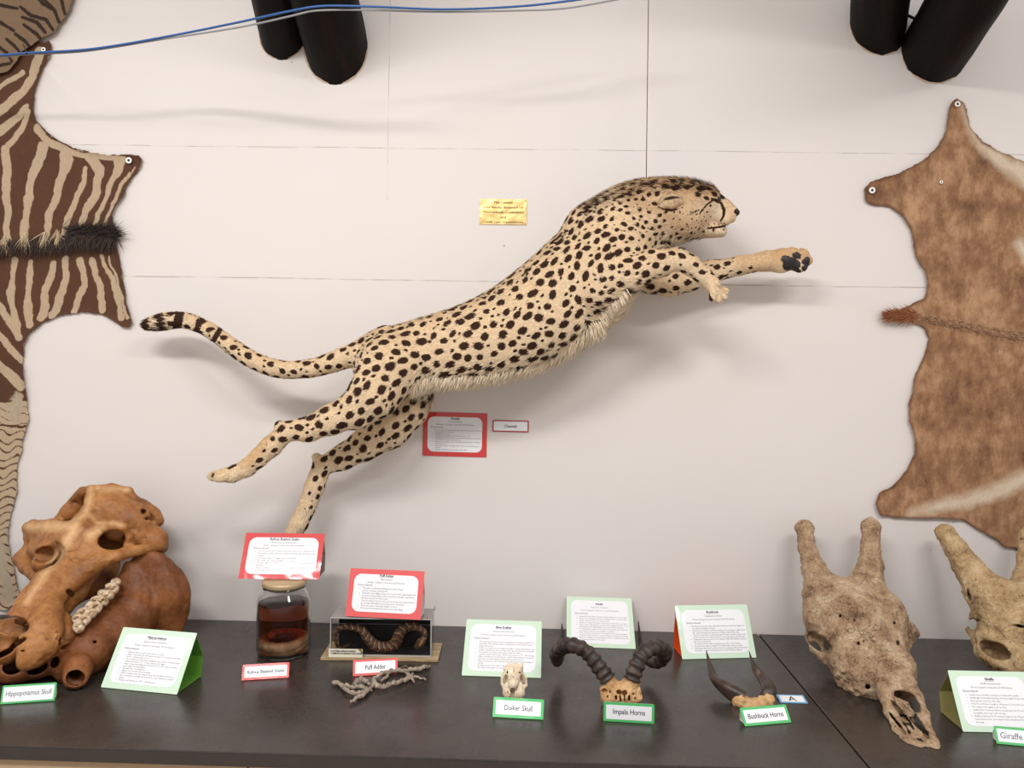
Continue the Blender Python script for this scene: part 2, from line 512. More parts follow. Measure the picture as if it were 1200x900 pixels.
# axes leaned so that the photographed edges line up
roof_pole(333, 49, 27, 298, -135, 'slimmer reddish-black roof pole at top left, left of its thick neighbour')
roof_pole(396, 67, 36.5, 346, -135, 'thick black roof pole at top left with a rounded chipped end')
roof_pole(1029, 40, 30, 1047, -150, 'shorter black roof pole at top right, left of its longer neighbour')
roof_pole(1091, 65, 37, 1189, -93, 'thick slanting black roof pole at the top right')

# ------------------------------------------------------------------ lights
def area(name, loc, target, sx, sy, power, color=(1, .95, .89)):
    d = bpy.data.lights.new(name, 'AREA'); d.shape = 'RECTANGLE'; d.size = sx; d.size_y = sy; d.energy = power; d.color = color
    o = bpy.data.objects.new(name, d); COL.objects.link(o); o.location = loc
    v = Vector(target)-Vector(loc); o.rotation_euler = v.to_track_quat('-Z', 'Y').to_euler()
    return o
WARM = (1, .978, .96)
area('ceiling_light', (-.95, -2.6, 3.45), (-.85, -1.75, 0), 1.3, .28, 66, WARM)
area('ceiling_light', (1.15, -2.6, 3.45), (1.1, -1.75, 0), 1.3, .28, 42, WARM)
area('ceiling_light', (-2.6, -2.2, 3.45), (-2.4, -1.5, 0), 1.2, .28, 16, WARM)
w = bpy.data.worlds.new('room_light'); bpy.context.scene.world = w; w.use_nodes = True
w.node_tree.nodes['Background'].inputs[0].default_value = (1, .98, .96, 1)
w.node_tree.nodes['Background'].inputs[1].default_value = .62
vs = bpy.context.scene.view_settings
vs.view_transform = 'Standard'; vs.look = 'None'; vs.exposure = 0; vs.gamma = 1; vs.use_curve_mapping = False
# ------------------------------------------------------------------ cheetah
def fur_mat(name, coat=False):
    q = NT(name); q.set(Roughness=.85); q.b.inputs['Specular IOR Level'].default_value = .15
    sp = q.attr('spot')
    base = q.attr('coat', True)
    fine = q.noise(240, 3); big = q.noise(22, 4)
    c = q.mix(q.math('MULTIPLY', big, .5), base, q.mix(1., base, srgb(226, 196, 160), 'MULTIPLY'))
    c = q.mix(q.math('MULTIPLY', fine, .35), c, q.mix(1., c, srgb(190, 160, 130), 'MULTIPLY'))
    jag = q.math('ADD', sp, q.math('MULTIPLY', q.math('SUBTRACT', q.noise(180, 3), .5), .5))
    dark = q.mix(fine, srgb(34, 20, 14), srgb(66, 42, 30))
    c = q.mix(threshold(q, jag, .14), c, dark)
    q.col(c); q.bump(fine, .5, .003)
    return q.m
def build_cheetah():
    t = empty('mounted_cheetah', P(560, 400, .02))
    t.location.y = 0
    tag(t, 'mounted spotted cheetah leaping to the right, hung on the white wall', 'cheetah')
    F = Field((-1.2, -.50, .95), (1.02, -.004, 2.33), .0034)
    D = .20
    body = [(450, 426, 37), (500, 414, 40), (550, 404, 45), (598, 388, 51), (640, 364, 56), (676, 335, 57), (703, 305, 54), (722, 280, 50), (740, 262, 44), (762, 252, 39), (785, 247, 35), (803, 245, 30)]
    body = [(x, y, r, D) for x, y, r in body]
    body = [tuple(p) for p in catmull(body, 3)]
    F.chain(body, .02, dep=.80)
    # chest depth, belly tuck, shoulder blades, haunch
    F.ball(694, 340, 40, D, .04, dep=.9, ry=42, ang=-30)
    F.ball(715, 280, 34, D+.055, .035, dep=.55, ry=44, ang=35)
    F.ball(688, 318, 26, D+.075, .04, dep=.5)
    F.ball(687, 265, 24, D+.02, .03, dep=.9)
    F.ball(462, 428, 38, D+.045, .03, dep=.75, ry=36)
    # head: skull, cheek, muzzle, chin, brow
    F.ball(808, 243, 29, D, .02, dep=.92, ry=29)
    F.ball(826, 236, 18.5, D, .015, dep=1.25)
    F.ball(803, 258, 22, D+.018, .02, dep=.9)
    F.chain([(828, 246, 18, D), (846, 251, 12.8, D)], .012, dep=1.0)
    F.chain([(846, 250, 11, D), (853, 252, 9.5, D)], .006, dep=1.1)
    F.chain([(843, 235, 6.5, D), (859, 247.5, 5.6, D)], .008, dep=1.5)
    F.chain([(850, 256, 8, D), (857, 256, 5.2, D)], .004, dep=1.5)
    F.ball(850, 257, 7, D+.016, .006)                          # whisker pad
    F.ball(850, 257, 7, D-.016, .006)
    F.chain([(812, 267, 12.5, D), (845, 271.5, 6.6, D)], .006, dep=1.35)
    F.ball(822, 229, 10, D+.025, .014); F.ball(822, 229, 10, D-.025, .014)   # brows
    for s in (1, -1):
        F.ball(842, 234.5, 4.0, D+s*.036, .004, 'sub', dep=1.0)       # eye sockets
    F.chain([(829, 268.5, .7, D+.06), (846, 266.5, .9, D+.05), (855, 264.5, .9, D+.02)], .002, 'sub', dep=2)
    # ears folded back
    # front legs. near one folds at the wrist, far one stretches out
    N = D+.085
    F.chain([(728, 290, 30, N-.02), (708, 326, 28, N), (700, 340, 22, N+.01)], .03, dep=.75)
    F.chain([(702, 337, 25, N), (735, 322, 21, N+.02), (765, 309, 16.5, N+.025), (794, 304, 12.5, N+.03)], .015, dep=.8)
    F.chain([(794, 303, 12.5, N+.03), (808, 310, 11.5, N+.03), (824, 323, 10, N+.03), (834, 333, 9.5, N+.03)], .008)
    for tx, ty, od in ((835, 350, .016), (842, 352.5, .008), (848.5, 349, -.004), (850, 342, -.015)):
        F.chain([(834, 334, 6, N+.03+od*.6), ((834+tx)/2+1.5, (336+ty)/2, 4.6, N+.03+od), (tx, ty-1, 4.2, N+.03+od)], .002)
    G = D-.075
    F.chain([(745, 300, 26, G), (765, 322, 21, G), (786, 330, 16.5, G)], .02, dep=.8)
    F.chain([(784, 329, 18, G), (808, 325, 15.5, G), (835, 318, 12.5, G+.005), (868, 311, 10.5, G+.01), (898, 306, 11, G+.01), (918, 305, 14, G+.012)], .012)
    F.ball(914, 307, 13, G+.018, .008, dep=.6, ry=13)
    for (tx, ty, r) in ((931, 297, 7), (943, 298, 6.6), (947, 305, 6.4), (940, 313, 6.4)):
        F.chain([(920, 305, 9, G+.012), (tx-3, ty, r, G+.018), (tx, ty, r*.85, G+.02)], .004)
    # hind legs
    H = D+.08
    F.chain([(455, 436, 38, H-.03), (438, 462, 29, H), (418, 480, 21.5, H), (388, 492, 16.5, H), (362, 503, 13.5, H), (336, 505, 12.0, H)], .02, dep=.8)
    F.chain([(328, 499, 6.5, H), (334, 507, 11, H), (318, 523, 12.2, H), (303, 537, 11, H), (290, 548, 10.2, H), (272, 556, 9.3, H), (262, 557, 8.5, H)], .008, dep=.9)
    for (tx, ty, dd) in ((250, 560, -.014), (247, 560, -.004), (249, 562, .007), (254, 563, .016)):
        F.chain([(265, 557, 6.5, H+dd*.7), (tx+5, ty-3, 5.2, H+dd), (tx, ty-2, 4.4, H+dd)], .004)
    K = D-.07
    F.chain([(484, 452, 28, K), (476, 478, 25, K), (458, 502, 23, K), (428, 521, 18.5, K), (402, 536, 14.5, K), (380, 545, 11.5, K)], .015, dep=.8)
    F.chain([(371, 536, 5.5, K), (377, 547, 11, K), (368, 572, 11.5, K), (360, 594, 10.5, K), (351, 612, 11, K), (344, 624, 10, K)], .008, dep=.9)
    for dd in (-.012, 0, .012): F.chain([(346, 620, 6.5, K+dd*.6), (340, 632, 5.4, K+dd), (335, 637, 4.6, K+dd)], .004)
    # tail
    tail = [(452, 398, 17, D), (428, 410, 14.5, D), (400, 421, 12.2, D), (372, 430, 10.8, D), (343, 433.5, 10, D-.01), (318, 430.5, 10, D-.02), (293, 420, 9.6, D-.03), (272, 406, 9.0, D-.04), (253, 392, 8.6, D-.05), (234, 381, 8.5, D-.06), (213, 375, 8.8, D-.07), (192, 377, 9.6, D-.08), (172, 381, 6.0, D-.085)]
    F.chain([tuple(p) for p in catmull(tail, 3)], .008)
    V, Q = F.mesh(); del F
    V = relax(V, Q, 2, .5)
    N_ = vnormals(V, Q)
    V = V+N_*(fbm(V, .05, 3, 3)*.0016)[:, None]
    uv = proj(V)
    print('cheetah verts', len(V))
    # ---- lay direction of the fur (towards the tail / down the legs)
    flow = [((866, 250), (700, 280)), ((700, 280), (640, 360)), ((640, 360), (450, 425)), ((450, 425), (165, 380)), ((440, 450), (380, 495)), ((380, 495), (330, 505)),
            ((330, 505), (250, 560)), ((480, 460), (420, 525)), ((420, 525), (377, 545)), ((377, 545), (340, 630)), ((700, 340), (794, 303)), ((794, 303), (840, 342)), ((780, 330), (935, 305)),
            ((430, 410), (343, 433)), ((343, 433), (250, 390)), ((250, 390), (165, 382))]
    acc = np.zeros((len(V), 2))
    for a, b in flow:
        d = seg_dist(uv, [a, b]); w = 1/(d+6)**3
        v = np.array(b, float)-np.array(a, float); acc += w[:, None]*v/np.linalg.norm(v)
    acc /= np.linalg.norm(acc, axis=1)[:, None]+1e-12
    lay = np.stack([acc[:, 0], np.zeros(len(V)), -acc[:, 1]], 1)
    lay -= N_*np.sum(lay*N_, 1)[:, None]; lay /= np.linalg.norm(lay, axis=1)[:, None]+1e-9
    cross = np.cross(lay, N_)
    # ---- spot spacing and size fields (metres)
    def near(pts): return seg_dist(uv, pts)
    space = np.full(len(V), .0295); size = np.full(len(V), .0110)
    sh = np.clip(1-near([(660, 290), (700, 270), (735, 300), (700, 345)])/45, 0, 1); space -= sh*.0060; size -= sh*.0020
    nk = np.clip(1.5-near([(735, 245), (770, 262), (800, 262)])/28, 0, 1); space = space*(1-nk)+.019*nk; size = size*(1-nk)+.0058*nk
    hd = np.clip(1.6-near([(800, 250), (815, 252), (850, 258)])/18, 0, 1); space = space*(1-hd)+.0135*hd; size = size*(1-hd)+.0026*hd
    lowleg = np.minimum.reduce([near([(318, 523), (262, 557)]), near([(365, 580), (345, 620)]), near([(808, 312), (836, 336)]), near([(860, 312), (920, 305)])])
    ll = np.clip(1-lowleg/22, 0, 1); space = space*(1-ll)+.024*ll; size = size*(1-ll)+.0058*ll
    tl = np.clip(1-near([(425, 412), (343, 433), (250, 390)])/16, 0, 1); space = space*(1-tl)+.031*tl; size = size*(1-tl)+.0095*tl
    thigh = np.clip(1-near([(440, 450), (400, 485)])/40, 0, 1); size += thigh*.0022; space += thigh*.003
    # where no spots grow
    bald = np.full(len(V), 1e3)
    for pts, w in (([(315, 505), (283, 545)], 8), ([(283, 548), (240, 562)], 13), ([(362, 560), (352, 590)], 6), ([(350, 606), (335, 640)], 12), ([(833, 332), (850, 350)], 12), ([(868, 306), (900, 304)], 8), ([(905, 305), (955, 305)], 22), ([(846, 245), (866, 252)], 14), ([(800, 232), (822, 240)], 9), ([(832, 278), (850, 275)], 6)):
        bald = np.minimum(bald, seg_dist(uv, pts)-w)
    belly = N_[:, 2] < -.80
    bel = np.minimum(near([(500, 456), (560, 455), (610, 447), (650, 438), (690, 405)]), near([(690, 405), (740, 352)]))-9
    ok = (bald > 0) & (bel > 0)
    spot = np.full(len(V), 3.0)
    cand = rng.permutation(np.nonzero(ok)[0])[:26000]
    acc_p = np.zeros((0, 3)); seeds = []
    A = np.empty((6000, 3)); n = 0
    for lo_, hi_, pas in ((1.0, 1.0, 0), (.60, .42, 1)):
        for ci in cand[(pas*3000):(26000 if pas == 0 else 9000)]:
            p = V[ci]; sp_ = space[ci]
            r = size[ci]*hi_*rng.uniform(.82, 1.15)
            if n:
                dd = np.sqrt(((A[:n]-p)**2).sum(1))
                if pas == 0:
                    if dd.min() < sp_: continue
                else:
                    if (dd-R_[:n]).min() < r+.0050: continue
                    if rng.random() < .0: continue
            else: R_ = np.empty(6000)
            A[n] = p; R_[n] = r; n += 1; seeds.append((ci, r))
            if n > 2600: break
    print('spots', n)
    order = np.argsort(V[:, 0]); Vx = V[order]; X_ = Vx[:, 0]
    for ci, r in seeds:
        i0, i1 = np.searchsorted(X_, [V[ci, 0]-r*3.2, V[ci, 0]+r*3.2])
        e = rng.uniform(1.08, 1.5)
        dv = Vx[i0:i1]-V[ci]
        ang = rng.normal(0, .35)
        l_ = lay[ci]*math.cos(ang)+cross[ci]*math.sin(ang); c_ = -lay[ci]*math.sin(ang)+cross[ci]*math.cos(ang)
        a = dv@l_/e; b = dv@c_*e**.35; c = dv@N_[ci]*.8
        val = np.sqrt(a*a+b*b+c*c)/r-1
        j = order[i0:i1]
        spot[j] = np.minimum(spot[j], val)
    # tail rings, face marks, pads
    def mark(pts, soft=2.):
        nonlocal spot
        spot = np.minimum(spot, seg_dist(uv, pts)/soft)
    front = V[:, 1] < -(D-.0)
    for cx, cy, w, ax_, ay in ((188, 378, 5.5, 3, 12), (209, 376, 5.5, -2, 12), (233, 381, 3.8, -4, 10), (255, 391, 3.2, -5, 8), (170, 381, 4.5, 2, 10)):
        mark([(cx-ax_, cy-ay), (cx+ax_, cy+ay)], 1/ (1/ (w))) if False else None
        spot = np.minimum(spot, (seg_dist(uv, [(cx-ax_, cy-ay), (cx+ax_, cy+ay)])-w)/2.5)
    m = [([(834, 233, 1.4), (842, 236, 2.4)]), ([(845, 238, 1.6), (848.5, 246, 2.0), (848, 253, 1.5), (844.5, 259, 1.0)]), ([(835, 235, 1.2), (828, 240, 1.0), (820, 250, .9)]), ([(819, 246, .9), (812, 249, .8), (808, 251, .6)]),
         ([(829, 268, 1.0), (846, 265.5, 1.4), (853, 264.5, 1.2)]), ([(863, 248, 3.0), (866, 247, 3.4), (865, 253, 2.0)]), ([(772, 243, 1.0), (787, 246.5, 1.8), (794, 245, .8)])]
    for pts in m: spot = np.minimum(spot, seg_dist(uv, pts)/2.2)
    padlist = []
    fp = V[:, 1] < -(G+.02)
    for pts in ([(920, 304, 3.6), (932, 310, 5), (922, 312, 3.6)], [(932.5, 299.5, 2.8), (935, 300, 2.8)], [(943.5, 306.5, 3.), (945.5, 305, 2.8)], [(943, 314, 2.4), (946, 312, 2.2)], [(931, 319, 2.), (936, 318.5, 1.8)]):
        padlist.append(np.where(fp, seg_dist(uv, pts)/2.2, 9))
    for pts in ([(268, 549, 2), (275, 545, 3)], [(249, 559, 2.2), (250, 556, 2.2)], [(829, 343, 1.2), (822, 341, 1.6)], [(833, 350, 1.)], [(336, 628, 2), (334, 634, 2)]):
        if len(pts) > 1: spot = np.minimum(spot, np.where(V[:, 1] < -.1, seg_dist(uv, pts)/2.2+.3, 9))
    # ---- coat colour
    tan = np.array(srgb(222, 194, 156)[:3]); cream = np.array(srgb(240, 224, 196)[:3]); white = np.array(srgb(240, 224, 200)[:3]); brown = np.array(srgb(176, 138, 100)[:3])
    w = np.clip(.45-.55*N_[:, 2], 0, 1)                        # paler flanks and underparts
    C = tan*(1-w)[:, None]+cream*w[:, None]
    def tint(c, d, soft, amt=1.):
        nonlocal C
        k = (amt*np.clip(1-d/soft, 0, 1))[:, None]; C = C*(1-k)+np.array(c)*k
    tint(white, np.maximum(bel-1, 0), 10, .6)
    tint(brown, seg_dist(uv, [(735, 222), (770, 216), (812, 214), (832, 219)]), 16, .8)
    tint(brown, seg_dist(uv, [(745, 235), (775, 245), (790, 262), (800, 270)]), 20, .6)
    tint(brown, seg_dist(uv, [(790, 222), (835, 226)]), 18, .7)
    tint(srgb(196, 164, 130)[:3], seg_dist(uv, [(820, 262), (800, 262), (812, 240)]), 26, .6)
    tint(srgb(228, 200, 166)[:3], seg_dist(uv, [(850, 238), (859, 250)])-2, 4, .8)
    tint(white, seg_dist(uv, [(838, 258), (843, 248), (842, 243)])-3, 5, .8)
    tint(white, seg_dist(uv, [(835, 275), (850, 271)])-3, 6, .6)
    tint(srgb(206, 168, 122)[:3], seg_dist(uv, [(312, 505), (290, 540)])-5, 9, .7)
    tint(srgb(214, 180, 138)[:3], seg_dist(uv, [(875, 308), (910, 303)])-8, 9, .6)
    tint(srgb(200, 158, 112)[:3], seg_dist(uv, [(912, 297), (940, 294), (950, 306)])-4, 7, .6)
    # mottling of the crest and cheek
    mot = fbm(V, .009, 2, 9)
    crest = np.clip(1-seg_dist(uv, [(650, 285), (700, 236), (760, 218), (820, 213), (836, 219)])/9, 0, 1)
    spot = np.where(crest > 0, np.minimum(spot, (.50-crest*.45-mot)*3), spot)
    rumpline = np.clip(1-seg_dist(uv, [(640, 305), (590, 338), (520, 366), (430, 396)])/5, 0, 1)
    spot = np.where(rumpline > 0, np.minimum(spot, (.62-rumpline*.4-mot)*3), spot)
    cheek = np.clip(1-seg_dist(uv, [(768, 268), (778, 290), (805, 270), (820, 266)])/13, 0, 1)
    spot = np.where(cheek > 0, np.minimum(spot, (.72-cheek*.35-mot)*3), spot)
    M_ = fur_mat('cheetah_coat')
    bodyo = mk('body', V, Q, M_, t, True, {'spot': spot}, {'coat': C})
    # paw pads, nose, eyes as parts
    hq = NT('ear_hair'); hq.set(Roughness=.8); hq.col(hq.attr('hair', True)); hairm = hq.m; EC = np.array(srgb(212, 184, 148)[:3])
    lea = plain('black_paw_leather', srgb(40, 33, 32), .55, .2)
    for pd in padlist:
        sel = pd < .9
        Qp = Q[sel[Q].all(1)]
        if len(Qp) < 4: continue
        used, inv = np.unique(Qp, return_inverse=True)
        Vp = V[used]+N_[used]*(np.clip(-pd[used], -1, 1.2)*.0010+.0016)[:, None]
        mk('paw_pad', Vp, inv.reshape(Qp.shape).astype(np.int64), lea, t)
    F2 = Field(P(856, 262, D+.03)-.01, P(874, 238, D-.03)+.01, .0012)
    F2.chain([(860.6, 247.3, 3.8, D), (862.6, 249.4, 3.8, D)], .004, dep=2.1)
    F2.chain([(861.8, 250.5, 2.4, D), (861, 255, 1.3, D)], .003, dep=1.2)
    for s in (1, -1): F2.ball(864.5, 250.5, 1.5, D+s*.010, .002, 'sub')
    v, f = F2.mesh(); mk('nose', v, f, lea, t)
    gl = NT('amber_glass_eye'); gl.set(Roughness=.08); gl.col(srgb(70, 40, 16)); gl.b.inputs['Coat Weight'].default_value = 1
    for s in (1, -1):
        c = P(841.5, 234.5, D+s*.031); V_ = []; Fc = []
        mb = MB(); prof = [(max(1e-4, .0095*math.sin(math.pi*i/12)), -.0095*math.cos(math.pi*i/12)) for i in range(13)]
        mb.lathe(prof, c, 20); e = mb.build('eye', gl.m, t, True)
        c2 = c+np.array([.0015, -s*.0063, 0]); mb = MB(); mb.lathe([(max(1e-4, .0046*math.sin(math.pi*i/8)), -.0046*math.cos(math.pi*i/8)) for i in range(9)], c2, 14)
        mb.build('pupil', plain('black_pupil', srgb(8, 7, 7), .1, 0), e, True)
    # ears: folded back, cupped, a dark slit above a pale lobe
    EM = plain('ear_skin', srgb(206, 176, 140), .8, .12)
    DKM = plain('dark_ear_lining', srgb(46, 32, 26), .8, .2)
    for s in (1, -1):
        e0 = D+s*.083
        F3 = Field(P(768, 250, D)+[-.01, -.135 if s > 0 else -.0, -.015], P(804, 222, D)+[.01, .0 if s > 0 else .135, .015], .0013)
        F3.chain([(797, 236, 4, e0-s*.004), (788, 237, 7.2, e0), (779, 239.5, 4.6, e0+s*.002), (773, 241, 1.5, e0)], .006, dep=.75)
        F3.chain([(798, 230, 1.6, e0), (788, 228.6, 1.8, e0+s*.006), (779, 231, 1.6, e0+s*.008), (773, 237, 1.4, e0+s*.004)], .003)
        F3.chain([(793, 231.5, 1.6, e0+s*.014), (786, 231.5, 2.3, e0+s*.016), (779, 234, 1.6, e0+s*.014)], .002, 'sub', 2.2)
        v, f = F3.mesh(); v = relax(v, f, 1); n_ = vnormals(v, f)
        ear = mk('ear', v, f, EM, t)
        cr_ = np.tile(EC, (len(v), 1)); i3 = rng.integers(0, len(v), 900)
        strands('ear_fur', v[i3], n_[i3], np.tile([-.8, 0, -.35], (900, 1)), rng.uniform(.004, .009, 900), .0009, hairm, ear, None, {'hair': EC*rng.uniform(.6, 1.15, (900, 1))}, lift=.3, jit=.4)
        mb = MB(); mb.tube([P(795, 231.6, e0+s*.006), P(787, 231.2, e0+s*.0075), P(779, 233.6, e0+s*.007)], [.002, .0042, .002], 8); mb.build('ear_lining', DKM, ear, True)
    # ---- hair
    def take(mask, n): 
        i = np.nonzero(mask)[0]; return rng.choice(i, size=min(n, len(i)*3))
    fr = strand_fur('fur', 'strand_coat', V, N_, lay, spot, C, take, bel, uv, t)
    return t, V, N_
def strand_fur(nm, mname, V, N_, lay, spot, C, take, bel, uv, t):
    q = NT('cheetah_hair'); q.set(Roughness=.8); q.b.inputs['Specular IOR Level'].default_value = .2
    q.col(q.attr('hair', True)); HM = q.m
    vis = np.ones(len(V), bool)
    foot = np.minimum.reduce([seg_dist(uv, [(921, 305), (945, 308)])-14, seg_dist(uv, [(838, 258), (866, 250)])-9, seg_dist(uv, [(835, 232), (845, 236)])-5])
    i = take(vis & (foot > 0), 95000)
    R = V[i]+rng.normal(0, .0014, (len(i), 3))*(1-np.abs(N_[i]))
    u = uv[i]
    L = np.full(len(i), .0085)
    crest = np.clip(1-seg_dist(u, [(690, 240), (740, 220), (810, 213), (832, 218)])/14, 0, 1); L += crest*.015
    ruff = np.clip(1-seg_dist(u, [(772, 270), (785, 285), (820, 280)])/14, 0, 1); L += ruff*.008
    back = np.clip(1-seg_dist(u, [(690, 245), (640, 300), (560, 350), (430, 396)])/6, 0, 1); L += back*.004
    be = np.clip(1-np.maximum(bel[i], 0)/26, 0, 1); L += be*.016
    tip = np.clip(1-seg_dist(u, [(165, 382), (190, 378)])/18, 0, 1); L += tip*.016
    L *= rng.uniform(.6, 1.3, len(i))
    R = R-lay[i]*(L*.45)[:, None]
    s = spot[i]+rng.normal(0, .08, len(i))
    dark = np.array(srgb(38, 23, 16)[:3]); dk2 = np.array(srgb(74, 47, 33)[:3])
    k = rng.random((len(i), 1))
    D_ = dark*(1-k)+dk2*k
    B = C[i]*rng.uniform(.66, 1.22, (len(i), 1))
    H = np.where((s < 0)[:, None], D_, B)
    strands('fur', R, N_[i], lay[i], L, .0011, HM, t, None, {'hair': np.clip(H, 0, 1)}, lift=.17+crest*.35+ruff*.25, jit=.3)
    # long pale fringe under the belly and chest
    low = (N_[:, 2] < -.35) & (bel < 7)
    i = take(low & (seg_dist(uv, [(720, 380), (760, 330)]) > 14), 8000)
    D0 = lay[i]*.55+np.array([0, 0, -1.])
    H = C[i]*rng.uniform(.75, 1.25, (len(i), 1))
    strands('belly_fringe', V[i]+rng.normal(0, .0015, (len(i), 3)), N_[i], D0, rng.uniform(.012, .032, len(i)), .0010, HM, t, None, {'hair': np.clip(H, 0, 1)}, lift=.55, jit=.35, droop=.2)
    # whiskers
cheetah, CHV, CHN = build_cheetah()
# ------------------------------------------------------------------ flat hides nailed to the wall
def hide_mesh(poly, d0, amp, seed, h=.003, thick=.0017, layer=0.0, rag=.0016):
    W = np.array([P(x, y, .012)[[0, 2]] for x, y in poly])
    lo = W.min(0)-.02; hi = W.max(0)+.02
    F = Field((lo[0], -(d0+amp*2.6+.02), lo[1]), (hi[0], -.0005, hi[1]), (h, .0016, h))
    X, Z = np.meshgrid(F.ax[0], F.ax[2], indexing='ij')
    xz = np.stack([X.ravel(), Z.ravel()], 1).astype(float)
    p3 = np.stack([xz[:, 0], xz[:, 0]*0, xz[:, 1]], 1)
    sd = poly_sd(xz, W)+vnoise(p3, .012, seed)*rag+vnoise(p3, .035, seed+3)*rag*1.3
    wave = fbm(p3, .16, 3, seed+5)*amp
    curl = np.clip(1+sd/.018, 0, 1)**2*(.005+.004*vnoise(p3, .06, seed+8))
    D = (d0+layer+amp+wave+curl).reshape(X.shape)
    sd = sd.reshape(X.shape)
    Y = F.ax[1][None, :, None]
    slab = np.abs(Y+D[:, None, :])-thick
    F.F = np.maximum(slab, sd[:, None, :]).astype(np.float32)
    V, Q = F.mesh()
    V = relax(V, Q, 2, .5); V[:, 1] = np.minimum(V[:, 1], -.0015)
    return V, Q
def hide_mat(name, dark, light, under, var=.5):
    q = NT(name); q.set(Roughness=.72); q.b.inputs['Specular IOR Level'].default_value = .25
    mp = q.n('ShaderNodeMapping'); mp.inputs['Scale'].default_value = (1, 1, .35); q.l(q.coord(), mp.inputs[0])
    fine = q.noise(150, 4, .7, mp.outputs[0]); big = q.noise(9, 5)
    jag = q.math('ADD', q.attr('mark'), q.math('MULTIPLY', q.math('SUBTRACT', q.noise(90, 4), .5), 2.2))
    dk = q.mix(big, dark, tuple([c*.62 for c in dark[:3]]+[1]))
    lt = q.mix(big, light, under)
    c = q.mix(threshold(q, jag, .5), dk, lt)
    worn = q.math('ADD', q.attr('worn'), q.math('MULTIPLY', q.math('SUBTRACT', q.noise(60, 6, .75), .5), 14))
    c = q.mix(threshold(q, worn, 1.5), c, under)
    c = q.mix(q.math('MULTIPLY', fine, var), c, q.mix(1., c, srgb(150, 130, 112), 'MULTIPLY'))
    q.col(c); q.bump(q.math('ADD', fine, big), .4, .003)
    return q.m
WASH = plain('white_washer', srgb(238, 238, 236), .35, .02)
NAIL = plain('dark_nail_head', srgb(60, 56, 52), .4, .05, Metallic=.8)
def washer(px, py, d, parent, r=3.6):
    c = P(px, py, d); R = r*S(d)
    mb = MB(); n = 24; V = []; prof = [(R, 0), (R, -.0015), (R*.9, -.002), (R*.45, -.002), (R*.4, -.001), (R*.4, 0)]
    for pr, y in prof:
        for j in range(n): V.append((c[0]+pr*math.cos(6.2832*j/n), c[1]+y, c[2]+pr*math.sin(6.2832*j/n)))
    m = len(prof); mb.add(V, [(i*n+j, i*n+(j+1) % n, (i+1)*n+(j+1) % n, (i+1)*n+j) for i in range(m-1) for j in range(n)])
    o = mb.build('washer', WASH, parent)
    mb = MB(); V = []
    for pr, y in ((R*.4, -.0005), (R*.34, -.0028), (R*.15, -.0034)):
        for j in range(n): V.append((c[0]+pr*math.cos(6.2832*j/n), c[1]+y, c[2]+pr*math.sin(6.2832*j/n)))
    mb.add(V, [(i*n+j, i*n+(j+1) % n, (i+1)*n+(j+1) % n, (i+1)*n+j) for i in range(2) for j in range(n)]+[tuple(2*n+j for j in range(n))])
    mb.build('nail_head', NAIL, o)
    return o

# --- zebra
ZP = [(52, 49), (57, 47), (61, 55), (58, 65), (50, 80), (44, 95), (40, 110), (39, 125), (41, 140), (50, 150), (65, 162), (85, 172), (105, 178), (125, 181), (148, 180), (162, 181), (167, 187), (165, 195), (155, 208), (147, 220), (144, 232), (137, 240), (132, 252), (134, 264), (133, 278), (136, 288), (140, 302), (143, 320), (147, 345), (150, 360), (155, 378), (152, 384), (143, 383), (130, 375), (118, 368), (95, 366), (70, 370), (50, 378), (35, 390), (28, 403), (26, 425), (28, 445), (32, 470), (33, 490), (28, 510), (24, 530), (20, 545), (19, 555), (20, 575), (16, 590), (12, 605), (9, 620), (10, 640), (14, 660), (19, 680), (22, 695), (20, 708), (8, 716), (-12, 712), (-30, 690), (-45, 600), (-60, 480), (-110, 420), (-150, 380), (-150, 180), (-110, 120), (-60, 60), (-20, 40)]
t = empty('zebra_skin', P(0, 300, 0))
tag(t, 'striped zebra skin pinned to the wall at the left edge', 'animal skin')
V, Q = hide_mesh(ZP, .002, .004, 11)
uv = proj(V); uv = uv+np.stack([vnoise(V, .05, 71)*3.0+vnoise(V, .015, 73)*1.1, vnoise(V, .05, 72)*2.0], 1)
